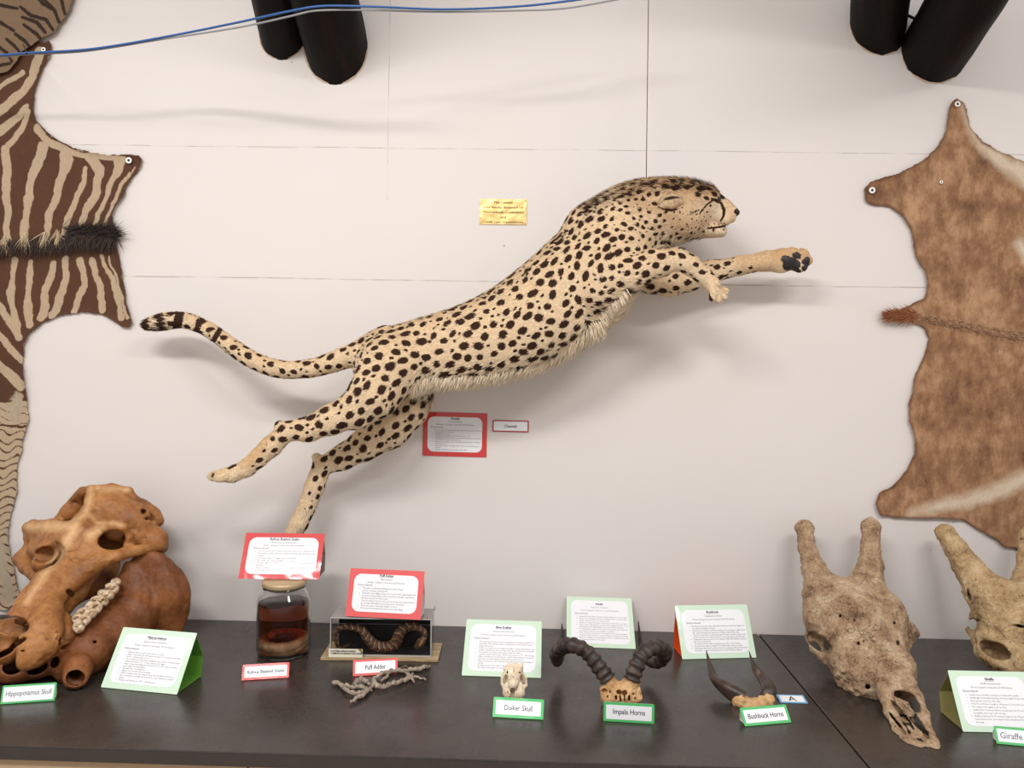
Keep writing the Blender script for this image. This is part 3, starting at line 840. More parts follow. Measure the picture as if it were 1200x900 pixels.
LS = [[(6, 175, 5), (9, 216, 5), (9, 260, 4), (10, 285, 4)], [(49, 173, 8), (43, 190, 6), (36, 216, 5), (30, 260, 4), (28, 290, 4)], [(78, 185, 8), (72, 208, 5), (62, 240, 4.5), (55, 265, 4), (53, 293, 3.5)],
      [(98, 197, 2.6), (98, 214, 3.5), (87, 240, 4), (75, 265, 3.5), (69, 293, 3)], [(105, 184, 6), (116, 200, 6), (113, 225, 4.5), (100, 250, 4), (93, 275, 3.5)], [(139, 188, 6), (136, 205, 4), (124, 231, 3), (112, 262, 2.5)], [(150, 203, 1.8), (136, 231, 1.8), (122, 264, 1.8)],
      [(157, 196, 1), (148, 212, 1)], [(42, 150, 4), (58, 166, 5), (80, 178, 4), (110, 183, 3), (145, 186, 4)],
      [(47, 60, 6), (38, 90, 5), (22, 112, 5), (0, 130, 5), (-40, 150, 5)], [(32, 130, 3.5), (25, 150, 3.5), (10, 170, 4)], [(-40, 175, 5), (0, 152, 5), (20, 137, 4), (31, 125, 3)], [(-40, 118, 4), (0, 104, 3), (26, 84, 3)],
      [(16, 304, 3), (12, 347, 4), (21, 389, 4)], [(37, 309, 4), (32, 347, 4), (34, 380, 5)], [(62, 309, 4), (54, 341, 4.5), (48, 372, 5)], [(79, 304, 4), (75, 341, 4.5), (60, 368, 5)], [(95, 304, 4), (100, 336, 4), (88, 365, 4.5)],
      [(108, 304, 3.5), (119, 336, 4), (118, 363, 4.5)], [(120, 300, 2.5), (136, 341, 3), (143, 372, 4)], [(129, 300, 1.3), (141, 345, 1.5), (150, 372, 2)], [(-20, 335, 4), (0, 360, 4), (24, 397, 4)], [(-20, 375, 4), (0, 395, 4), (26, 423, 4)], [(-20, 410, 5), (0, 429, 5), (24, 452, 6)],
      [(-12, 175, 5), (-14, 280, 4), (-12, 330, 4)], [(-36, 180, 5), (-38, 280, 4), (-34, 340, 4)], [(-60, 180, 5), (-64, 280, 4), (-58, 350, 4)], [(-86, 180, 5), (-88, 280, 4), (-84, 350, 4)], [(-112, 190, 5), (-116, 350, 4)]]
mark = np.minimum.reduce([seg_dist(uv, p) for p in LS])
leg = 455-uv[:, 1]
wav = np.abs(((uv[:, 1]+3.5*np.sin(uv[:, 0]*.22+uv[:, 1]*.03)+2*vnoise(V, .03, 5)) % 9.5)-4.75)
mark = np.where(uv[:, 1] > 470, 1.05-wav*np.where(uv[:, 1] > 505, 1, 2.), mark)
mark = np.where(np.abs(uv[:, 1]-499-.03*uv[:, 0]) < 1.5, 3, mark)
worn = np.minimum.reduce([seg_dist(uv, [(20, 465), (18, 490)])-12, seg_dist(uv, [(44, 152), (60, 166), (90, 180)])-2, seg_dist(uv, [(128, 380), (152, 380)])-2, seg_dist(uv, [(50, 60), (45, 80)])-4, seg_dist(uv, [(26, 400), (22, 440)])-2, seg_dist(uv, [(0, 640), (10, 700)])-12, -poly_sd(uv, np.array(ZP, float))*1.3-3.5+4*vnoise(V, .02, 75)])+6
ZM = hide_mat('zebra_hide', srgb(102, 67, 46), srgb(204, 176, 142), srgb(186, 170, 146))
mk('hide', V, Q, ZM, t, True, {'mark': mark, 'worn': worn})
# head skin flap lying over the neck
FP = [(88, -2), (84, 10), (78, 21), (70, 33), (66, 39), (50, 47), (35, 57), (27, 63), (22, 74), (12, 84), (0, 89), (-30, 92), (-80, 70), (-90, -10), (-60, -60), (60, -60), (92, -30)]
V, Q = hide_mesh(FP, .004, .003, 23, layer=.010)
uv = proj(V)
DS = [[(52, 0, 1.5), (64, 12, 1.6), (69, 26, 1.3)], [(24, 8, 1.2), (36, 18, 1.8), (54, 23, 1.6), (62, 35, 1.3)], [(26, 20, 1.2), (43, 26, 1.9), (53, 38, 1.4)], [(28, 29, 1.3), (43, 40, 1.9), (48, 46, 1.3)], [(18, 40, 1.4), (29, 48, 1.9), (35, 55, 1.3)], [(8, 46, 1.4), (17, 54, 1.6), (24, 62, 1)], [(-5, 52, 1.4), (8, 62, 1.5), (14, 72, 1)], [(60, -20, 1.5), (72, 0, 1.5), (76, 16, 1.2)], [(38, -10, 1.5), (50, 4, 1.6), (60, 10, 1.5)], [(-20, 20, 2), (0, 26, 1.8), (16, 36, 1.3)], [(-20, 0, 2), (0, 6, 1.8), (20, 10, 1.3)], [(-5, 78, 1.5), (12, 74, 1.4)]]
mark = -(np.minimum.reduce([seg_dist(uv, p) for p in DS])-.5)
FM = hide_mat('zebra_face_hide', srgb(58, 40, 28), srgb(142, 114, 88), srgb(128, 106, 82))
mk('head_skin', V, Q, FM, t, True, {'mark': mark, 'worn': np.full(len(V), 9.)})
def mane(pts, n, lo, hi, dirn, cols, parent, name='mane', d=.014, spread=6, jit=.5, lift=.35, w=.0011):
    pts = np.array(pts, float); seg = rng.integers(0, len(pts)-1, n); tt = rng.random(n)[:, None]
    p = pts[seg]*(1-tt)+pts[seg+1]*tt+rng.normal(0, spread*.4, (n, 2))*[1, 1]
    R = np.array([P(x, y, d) for x, y in p]); N = np.tile([0, -1., 0], (n, 1))
    Dd = np.tile([dirn[0], 0, dirn[1]], (n, 1)).astype(float)+rng.normal(0, .25, (n, 3))
    k = rng.random((n, 1)); c = np.array(srgb(*cols[0])[:3])*(1-k)+np.array(srgb(*cols[1])[:3])*k
    q = NT(name+'_hair'); q.set(Roughness=.7); q.col(q.attr('hair', True))
    return strands(name, R, N, Dd, rng.uniform(lo, hi, n), w, q.m, parent, None, {'hair': c}, lift=lift, jit=jit)
mane([(-40, 284), (0, 285), (60, 281), (100, 276), (134, 277)], 1700, .03, .065, (.12, -1), ((30, 21, 17), (70, 48, 36)), t)
mane([(75, 270), (110, 270), (132, 276)], 500, .03, .07, (1, .15), ((22, 16, 14), (60, 42, 32)), t, spread=5)
for tx, ty in ((6, 280), (30, 276), (53, 274), (68, 272), (-14, 282)):
    mane([(tx-2, ty-3), (tx+2, ty+4)], 45, .03, .06, (.05, -1), ((206, 184, 152), (150, 122, 92)), t, 'pale_mane_tuft', spread=1.5, jit=.2)
washer(151, 188, .0155, t); washer(51, 58, .016, t, 2.6)

# --- antelope hide on the right
AP = [(1122, 115), (1115, 119), (1112, 127), (1110, 140), (1107, 157), (1100, 170), (1087, 183), (1067, 197), (1040, 207), (1020, 212), (1013, 221), (1015, 236), (1027, 241), (1043, 242), (1057, 252), (1067, 267), (1071, 287), (1073, 303), (1083, 317), (1087, 333), (1083, 350), (1060, 360), (1046, 367), (1046, 373), (1063, 375), (1083, 383), (1089, 397), (1083, 417), (1073, 440), (1065, 473), (1065, 493), (1071, 513), (1072, 533), (1063, 550), (1047, 569), (1030, 577), (1026, 590), (1032, 605), (1067, 608), (1100, 607), (1127, 609), (1150, 622), (1167, 632), (1177, 642), (1190, 643), (1202, 655), (1235, 690), (1300, 700), (1380, 640), (1400, 400), (1390, 180), (1260, 190), (1230, 198), (1200, 188), (1173, 177), (1153, 167), (1138, 148), (1133, 130), (1130, 120)]
t = empty('antelope_skin', P(1150, 380, 0))
tag(t, 'plain brown antelope skin with pale flank patches pinned to the wall at right', 'animal skin')
V, Q = hide_mesh(AP, .002, .0055, 31)
uv = proj(V)
LS = [[(1129, 124, .5), (1134, 142, 2.5), (1143, 163, 4), (1160, 178, 6), (1182, 194, 9), (1215, 212, 14)], [(1068, 601, 2), (1100, 593, 6), (1147, 584, 8), (1195, 564, 8), (1240, 545, 9)], [(1195, 285, 5), (1205, 300, 8)]]
mark = np.minimum.reduce([seg_dist(uv, p) for p in LS])*.8+fbm(V, .03, 3, 4)*3
worn = np.minimum.reduce([seg_dist(uv, p) for p in ([(1156, 318), (1164, 330)], [(1100, 366), (1128, 368)], [(1090, 280), (1094, 284)], [(1137, 300), (1140, 372)], [(1183, 340), (1184, 380)], [(1186, 250), (1190, 270)])])+4.5
q = NT('antelope_hide'); q.set(Roughness=.72); q.b.inputs['Specular IOR Level'].default_value = .3
mp = q.n('ShaderNodeMapping'); mp.inputs['Scale'].default_value = (1, 1, .5); mp.inputs['Rotation'].default_value = (0, .5, 0); q.l(q.coord(), mp.inputs[0])
big = q.noise(7, 6, .65); mid = q.noise(38, 5, .7, mp.outputs[0]); fine = q.noise(220, 3, .6, mp.outputs[0])
c = q.ramp(q.math('ADD', q.math('MULTIPLY', big, .6), q.math('MULTIPLY', mid, .4)), [(.37, srgb(114, 80, 57)), (.49, srgb(155, 115, 83)), (.61, srgb(194, 154, 118))])
c = q.mix(threshold(q, q.math('ADD', q.attr('mark'), q.math('MULTIPLY', q.math('SUBTRACT', mid, .5), 12)), 4.5), c, srgb(218, 200, 176))
c = q.mix(threshold(q, q.math('ADD', q.attr('worn'), q.math('MULTIPLY', q.math('SUBTRACT', q.noise(50, 6, .75), .5), 16)), 1.5), c, srgb(202, 168, 128))
c = q.mix(threshold(q, q.attr('rim'), 2.5), c, srgb(112, 76, 54))
q.col(q.mix(q.math('MULTIPLY', fine, .45), c, q.mix(1., c, srgb(170, 145, 122), 'MULTIPLY')))
q.bump(q.math('ADD', mid, q.math('MULTIPLY', fine, .5)), .5, .004)
V[:, 1] -= .006*np.clip(1-seg_dist(uv, [(1060, 367), (1100, 374), (1140, 384), (1170, 391), (1230, 396)])/6, 0, 1)**1.5
rim = -poly_sd(uv, np.array(AP, float))-1.5
mk('hide', V, Q, q.m, t, True, {'mark': mark, 'worn': worn, 'rim': rim})
mane([(1046, 369), (1062, 368), (1075, 370)], 900, .02, .06, (-1, -.15), ((130, 72, 42), (170, 108, 66)), t, 'tail_tuft', spread=4, jit=.35)
mane([(1075, 371), (1110, 378), (1140, 383), (1170, 391), (1205, 393)], 600, .006, .015, (1, -.35), ((112, 76, 54), (176, 134, 100)), t, 'back_ridge_hair', spread=7, jit=.5)
washer(1022, 223, .0165, t); washer(1122, 122, .0165, t, 3.2); washer(1103, 213.5, .017, t, 1.9)

# ------------------------------------------------------------------ cables across the top
def cable(name, pts, r, mat, label):
    c = catmull(pts, 10)
    mb = MB(); mb.tube([P(x, y, d) for x, y, d in c], r, 8)
    o = mb.build(name, mat, None, True); tag(o, label, 'cable'); return o
BLUE = plain('blue_cable_sheath', srgb(44, 92, 156), .4, .05); GREY = plain('grey_cable_sheath', srgb(150, 150, 152), .45, .05)
cable('network_cable', [(-60, 66, 0.260), (0, 64.5, 0.266), (33, 62, 0.270), (110, 57, 0.288), (200, 42, 0.310), (280, 26, 0.382), (340, 13, 0.449), (380, 7, 0.455), (440, 8, 0.455), (520, 11, 0.380), (600, 8, 0.363), (660, 2, 0.350), (730, -8, 0.335)], .0031, BLUE, 'blue cable sagging across the top of the wall, resting on the left poles')
cable('grey_cable', [(-60, 68, 0.253), (0, 66.5, 0.259), (33, 63.5, 0.263), (100, 60, 0.279), (190, 46, 0.301), (280, 32, 0.375), (340, 19, 0.442), (366, 13, 0.448), (400, 11.5, 0.448), (440, 12, 0.448), (520, 14, 0.373), (600, 12.5, 0.356), (660, 10, 0.343), (720, 0, 0.330), (760, -8, 0.322)], .0026, GREY, 'thin grey cable running along below the blue one')
BLK = plain('black_cord', srgb(16, 14, 14), .5, .1)
mb = MB(); mb.tube([P(x, y, d) for x, y, d in catmull([(1052, -6, .10), (1060, 14, .06), (1068, 20, .04), (1078, 24, .05), (1088, 26, .1)], 6)], .0042, 8)
o = mb.build('black_cord', BLK, None, True); tag(o, 'short black cord bridging the two poles at the top right', 'cord')
STR = plain('brown_twine', srgb(120, 88, 62), .8, .1)
mb = MB(); mb.tube([P(761, -60, .16), P(760, 0, .16), P(758.5, 110, .17), P(757.3, 214, .19)], .0014, 6)
o = mb.build('hanging_twine', STR, None, True); tag(o, 'thin brown twine holding up the leaping animal by its shoulders', 'string')
mb = MB(); mb.tube([P(27, 52, .02), P(30, 58, .24), P(31, 63, .276), P(34, 63, .25), P(36, 59, .02)], .0016, 6)
o = mb.build('cable_tie', BLK, None, True); tag(o, 'black tie looped round the cables over the zebra skin', 'cable tie')
# ------------------------------------------------------------------ bones
def bone_mat(name, stops, scale=12, bump=.5, bdist=.004, rough=.62, crack=None, pit=None):
    q = NT(name); q.set(Roughness=rough); q.b.inputs['Specular IOR Level'].default_value = .35
    big = q.noise(scale, 6, .65); fine = q.noise(scale*9, 5, .7)
    c = q.ramp(q.math('ADD', q.math('MULTIPLY', big, .65), q.math('MULTIPLY', fine, .35)), stops)
    h = q.math('ADD', q.math('MULTIPLY', fine, .8), big)
    if crack:
        v = q.n('ShaderNodeTexVoronoi', feature='DISTANCE_TO_EDGE'); v.inputs['Scale'].default_value = crack[0]
        mixv = q.n('ShaderNodeMix', data_type='VECTOR'); mixv.inputs[0].default_value = .12
        nz = q.n('ShaderNodeTexNoise'); nz.inputs['Scale'].default_value = 14; q.l(q.coord(), nz.inputs['Vector'])
        q.l(q.coord(), mixv.inputs[4]); q.l(nz.outputs[1], mixv.inputs[5]); q.l(mixv.outputs[1], v.inputs['Vector'])
        m = q.math('LESS_THAN', v.outputs[0], crack[1])
        m = q.math('MULTIPLY', m, q.ramp(q.noise(9, 3), [(.5, 0.), (.56, 1.)]))
        c = q.mix(q.math('MULTIPLY', m, .75), c, srgb(70, 50, 34)); h = q.math('SUBTRACT', h, m)
    if pit:
        v = q.n('ShaderNodeTexVoronoi'); v.inputs['Scale'].default_value = pit[0]; q.l(q.coord(), v.inputs['Vector'])
        m = q.math('MULTIPLY', q.math('LESS_THAN', v.outputs[0], pit[1]), q.ramp(q.noise(13, 3), [(.5, 0.), (.6, 1.)]))
        c = q.mix(q.math('MULTIPLY', m, .8), c, srgb(66, 48, 34)); h = q.math('SUBTRACT', h, m)
    q.tone = c
    q.col(c); q.bump(h, bump, bdist)
    return q
def bone_obj(name, F, mat, parent, rough=.001, sc=.02, it=2, extra=None, attrs=None):
    V, Q = F.mesh()
    V = relax(V, Q, it, .5); N = vnormals(V, Q)
    V = V+N*(fbm(V, sc, 3, 17)*rough)[:, None]
    if extra is not None: V = V+N*extra(V, N)[:, None]
    V[:, 1] = np.minimum(V[:, 1], -.004)
    a = {}
    for k, fn in (attrs or {}).items(): a[k] = fn(V, N, proj(V))
    return mk(name, V, Q, mat, parent, True, a)

# ================= hippopotamus skull (lower left)
HB = bone_mat('tan_varnished_bone', [(.30, srgb(92, 54, 26)), (.46, srgb(142, 90, 46)), (.58, srgb(168, 114, 64)), (.72, srgb(194, 144, 92))], 7, .6, .005, .48, crack=(9, .004))
HB.col(HB.mix(threshold(HB, HB.math('ADD', HB.attr('pale'), HB.math('MULTIPLY', HB.math('SUBTRACT', HB.noise(45, 5), .5), 9)), 4.5), HB.tone, srgb(206, 164, 116)))
HB2 = bone_mat('red_brown_bone', [(.30, srgb(72, 40, 20)), (.48, srgb(116, 68, 36)), (.62, srgb(142, 88, 50)), (.75, srgb(166, 112, 70))], 8, .55, .005, .5)
t = empty('hippopotamus_skull', T(100, 790))
tag(t, 'huge orange-brown skull with tusk sockets at the left end of the worktop', 'skull')
F = Field((-1.62, -.86, ZT-.01), (-.90, -.015, 1.42), .0034)
C = F.chain; B = F.ball
# braincase and temporal wall
B(128, 602, 32, .17, .02, dep=.8, ry=30, ang=20)
B(150, 612, 30, .19, .02, dep=.7, ry=26, ang=35)
C([(107, 574, 5, .17), (104, 592, 6, .20), (100, 604, 9, .23)], .012)                       # sagittal crest
C([(112, 572, 4.5, .16), (130, 571, 5, .15), (150, 576, 5.5, .14), (157, 586, 5, .13)], .008)      # nuchal crest
C([(107, 572, 4, .17), (97, 576, 5, .15), (90, 588, 6, .12)], .01)
C([(98, 580, 9, .12), (82, 600, 9, .12), (66, 612, 6, .12)], .02)                            # far temporal wall
C([(155, 586, 7, .14), (165, 594, 9, .12), (178, 604, 10, .12), (184, 610, 8, .13)], .01)     # rough occiput
B(174, 600, 12, .12, .01, dep=1, ry=8, ang=40)
# forehead plateau, brow ridges, orbits
C([(100, 610, 15, .24), (82, 640, 17, .30), (62, 670, 15, .37), (40, 702, 15, .44), (16, 736, 17, .51)], .02)    # nasal roof
C([(92, 618, 9, .22), (62, 618, 10, .16), (40, 617, 7.5, .12), (33, 619, 6, .10)], .012)         # far brow
C([(34, 618, 6.5, .10), (36, 630, 8, .11)], .01)
C([(46, 626, 12, .12), (70, 632, 16, .18), (90, 634, 18, .24)], .02)
C([(112, 620, 9, .26), (132, 616, 5.5, .29), (146, 618, 4.5, .28), (151, 628, 4.5, .27), (151, 640, 5, .26)], .010)       # near orbit upper rim
C([(112, 622, 9, .27), (116, 640, 6.5, .31), (124, 649, 5.5, .31), (140, 650, 5, .30), (151, 642, 5, .27)], .008)       # near orbit lower rim
C([(98, 628, 18, .28), (104, 650, 15, .31)], .02)
C([(150, 632, 7, .25), (168, 632, 10, .20), (186, 632, 10, .18), (190, 642, 7, .18)], .015)        # squamosal block
C([(160, 616, 12, .19), (180, 626, 10, .17)], .015)
# far cheek and zygomatic
C([(36, 640, 7, .12), (26, 655, 9, .13), (32, 664, 9, .15), (44, 676, 8, .2)], .012)
C([(46, 642, 12, .15), (58, 648, 13, .22), (50, 660, 12, .22)], .015)
# near maxilla and cheek bone, running up to the back
C([(118, 655, 10, .33), (98, 668, 12, .35), (84, 682, 11, .38), (72, 694, 9, .41)], .015, dep=1.1)
C([(112, 662, 7.5, .34), (138, 652, 6, .31), (162, 645, 6, .26), (186, 640, 7, .2)], .01)
C([(80, 660, 16, .34), (62, 690, 17, .40), (54, 712, 17, .45)], .02, dep=1.1)
C([(108, 664, 12, .27), (88, 694, 12, .33), (70, 716, 12, .39)], .015)                      # inner jaw wall with the tooth row
# muzzle: premaxillae flaring over the canines
C([(58, 716, 15, .47), (50, 740, 20, .52), (42, 758, 21, .55)], .02)
C([(48, 758, 19, .55), (36, 770, 14, .57), (30, 776, 9, .58)], .012)
C([(10, 764, 14, .53), (-20, 770, 20, .50), (-36, 772, 18, .48)], .02)
C([(58, 718, 8, .46), (62, 738, 8, .52), (66, 752, 7, .54)], .01)
C([(-8, 742, 14, .46), (-26, 742, 18, .44), (-20, 760, 16, .48)], .02)
C([(72, 726, 10, .44), (78, 742, 10, .47), (72, 758, 9, .49)], .012)                          # knuckle behind the canine
# inner wall of the orbit, palate and pterygoids seen behind the cheek bone
B(134, 634, 17, .17, .01, dep=.6); C([(112, 644, 15, .19), (140, 630, 15, .16)], .015); C([(108, 682, 14, .20), (124, 670, 13, .17)], .015)
C([(78, 700, 16, .26), (100, 684, 16, .21), (118, 670, 14, .17), (128, 658, 12, .16)], .02)
C([(-14, 742, 16, .40), (14, 744, 18, .42), (34, 746, 16, .44)], .02)
# openings
F.hole(131, 633, 14.5, .235, 11, -10, .004)
C([(130, 626, 7, .245), (138, 628, 6, .24)], .006)                         # bone showing inside the orbit
F.hole(15, 733, 17, .475, 10, 12, .005)
F.hole(-14, 734, 14, .475, 8, 0, .005)
C([(12, 732, 11, .51), (36, 704, 10, .43), (56, 678, 8, .37)], .004, 'sub')
C([(-14, 734, 9, .5), (6, 716, 8, .43)], .004, 'sub')
F.hole(22, 753, 9, .49, 2.6, -38, .003); F.hole(4, 766, 11, .50, 3, -30, .003)
F.hole(82, 695, 5.5, .36, 2.6, 40, .003)
F.hole(27, 763, 2.4, .50, 1.1, 0, .002)
F.hole(52, 650, 9, .20, 7, -20, .012, flare=.3)
B(97, 604, 13, .17, .012); F.hole(82, 598, 12, .14, 7, -52, .012, flare=.2)
F.hole(168, 600, 3.6, .150, 2.8, 30, .004); F.hole(177, 607, 3.0, .142, 2.4, 30, .004); F.hole(172, 608, 2.0, .15, 1.8, 0, .003)
F.hole(70, 752, 1.6, .44, 5, 5, .003); F.hole(80, 757, 9, .455, 2.2, -24, .003)
def hsurf(V, N):
    uv = proj(V)
    rim = np.minimum.reduce([seg_dist(uv, [(66, 742), (67, 754)]), seg_dist(uv, [(70, 752), (78, 748), (86, 752)]), seg_dist(uv, [(100, 668), (130, 656)])])
    e = -np.clip(1-np.minimum.reduce([seg_dist(uv, [(-5, 735), (60, 666), (84, 628)]), seg_dist(uv, [(80, 642), (84, 656), (98, 662), (112, 654)])])/1.8, 0, 1)*.0022      # sutures
    e += np.clip(1-rim/7, 0, 1)*np.abs(vnoise(V, .012, 7))*.006
    e += np.clip(1-seg_dist(uv, [(165, 595), (182, 610)])/9, 0, 1)*vnoise(V, .011, 9)*.008
    e += np.clip(1-seg_dist(uv, [(40, 775), (62, 770)])/8, 0, 1)*vnoise(V, .014, 10)*.004
    return e
def pale(V, N, uv):
    return np.minimum.reduce([seg_dist(uv, [(32, 617, 4), (88, 617, 6), (70, 648, 4.5), (30, 706, 1)]), seg_dist(uv, [(107, 572, 2), (104, 590, 3), (100, 602, 3), (84, 612, 2)]), seg_dist(uv, [(105, 603, 1), (116, 613, 1.5), (142, 614, 2)]), seg_dist(uv, [(112, 572, 1), (150, 574, 1.5)]), seg_dist(uv, [(104, 628, 4), (122, 618, 4)])])
cr = bone_obj('cranium', F, HB.m, t, .0022, .04, 2, hsurf, {'pale': pale})
del F
F = Field((-1.62, -.86, ZT-.01), (-.90, -.015, 1.25), .0036); C = F.chain; B = F.ball
# ramus plate
C([(168, 690, 30, .235), (176, 724, 32, .225)], .03, dep=.36)
C([(198, 680, 17, .205), (202, 712, 17, .20)], .03, dep=.5)
for pts in ([(176, 664, 19, .24), (182, 700, 26, .24), (186, 734, 24, .22), (180, 752, 16, .20)], [(186, 668, 18, .22), (196, 696, 23, .21), (196, 722, 20, .20)], [(150, 684, 12, .27), (152, 710, 24, .27), (150, 740, 26, .26)], [(176, 648, 10, .2), (172, 664, 14, .22)]):
    C(pts, .045, dep=.34)
C([(172, 640, 8, .19), (182, 650, 9, .19), (190, 662, 9, .2)], .01)                           # condyle
C([(205, 672, 8, .20), (213, 690, 7.5, .19), (213, 710, 7.5, .19), (206, 726, 8, .19)], .012)          # rolled hind edge
C([(170, 654, 12, .22), (166, 676, 17, .24)], .03, dep=.45); C([(150, 664, 6, .26), (152, 690, 14, .27)], .03, dep=.5)                                 # coronoid
# body of the jaw
C([(150, 725, 30, .30), (125, 745, 29, .36), (100, 765, 25, .44), (80, 785, 18, .51)], .05, dep=.6)
C([(122, 724, 12, .33), (100, 742, 14, .40), (82, 762, 14, .45)], .02)
C([(91, 784, 17, .52), (88.5, 793.5, 14.5, .55)], .012)                                         # near tusk socket
C([(84, 778, 12, .49), (66, 776, 12, .50), (44, 780, 14, .51), (20, 784, 15, .52), (-10, 784, 18, .52), (-40, 786, 20, .48)], .015)
C([(68, 774, 12, .43), (20, 784, 14, .435), (-10, 784, 14, .435)], .015); C([(66, 756, 15, .44), (20, 766, 18, .455), (-20, 768, 18, .45)], .02)
C([(-40, 786, 16, .46), (-46, 740, 18, .3), (-40, 700, 16, .22)], .02, dep=.5)
F.hole(88.5, 794.5, 10.2, .530, 8.4, 12, .003); C([(89, 794, 8.4, .56), (88, 782, 7.5, .50), (93, 768, 6, .43)], .003, 'sub')
F.hole(44, 783, 10.5, .47, 6.5, -25, .003); F.hole(64.5, 776, 4.5, .46, 6.8, 8, .003)
F.hole(16, 781, 10.5, .475, 9, -15, .003); F.hole(-6, 772, 7, .48, 5, -15, .003)
F.hole(111, 752.5, 2.2, .42, 1.3, 0, .002); F.hole(98.5, 780, 1.6, .45, 1.2, 0, .002)
def msurf(V, N):
    uv = proj(V)
    str_ = np.clip(1-seg_dist(uv, [(178, 680), (190, 720)])/30, 0, 1)*np.sin(uv[:, 0]*.55+.01*uv[:, 1])*.0009
    return str_
V_ = bone_obj('mandible', F, HB2.m, t, .0026, .05, 3, msurf)
co = np.empty(len(V_.data.vertices)*3, np.float32); V_.data.vertices.foreach_get('co', co); co = co.reshape(-1, 3); co[:, 2] = np.maximum(co[:, 2], ZT+.0008); V_.data.vertices.foreach_set('co', co.ravel())
co = np.empty(len(cr.data.vertices)*3, np.float32); cr.data.vertices.foreach_get('co', co); co = co.reshape(-1, 3); co[:, 2] = np.maximum(co[:, 2], ZT+.004); cr.data.vertices.foreach_set('co', co.ravel())
del F
# cheek teeth, two rows
TM = bone_mat('ivory_molar', [(.36, srgb(96, 62, 36)), (.45, srgb(186, 152, 116)), (.58, srgb(236, 216, 188))], 75, .9, .003, .35)
def tooth(px, py, r, d, seed):
    c = P(px, py, d); R = r*S(d)
    F = Field(c-R*1.9, c+R*1.9, R/9)
    rs = random.Random(seed)
    for k in range(5):
        a = rs.uniform(0, 6.28); F.ell(c+np.array([math.cos(a)*R*.5, -R*.1+rs.uniform(-.3, .3)*R, math.sin(a)*R*.5]), (R*rs.uniform(.5, .75),)*3, R*.12)
    F.ell(c+np.array([0, R*.1, 0]), (R*.95, R*.9, R*.95), R*.2)
    F.ell(c+np.array([0, -R*1.0, 0]), (R*.55, R*.5, R*.3), R*.12, 'sub')
    F.ell(c+np.array([R*.5, -R*.7, R*.4]), (R*.3, R*.4, R*.3), R*.1, 'sub')
    V, Q = F.mesh(); return mk('molar', V, Q, TM.m, t)
for i in range(7):
    u = i/6
    tooth(92+u*42, 734-u*44, 7.2-u*1.6, .475-u*.13, i)
for i in range(7):
    u = i/6
    tooth(90+u*46, 725-u*43, 6.4-u*1.2, .45-u*.13, 20+i)

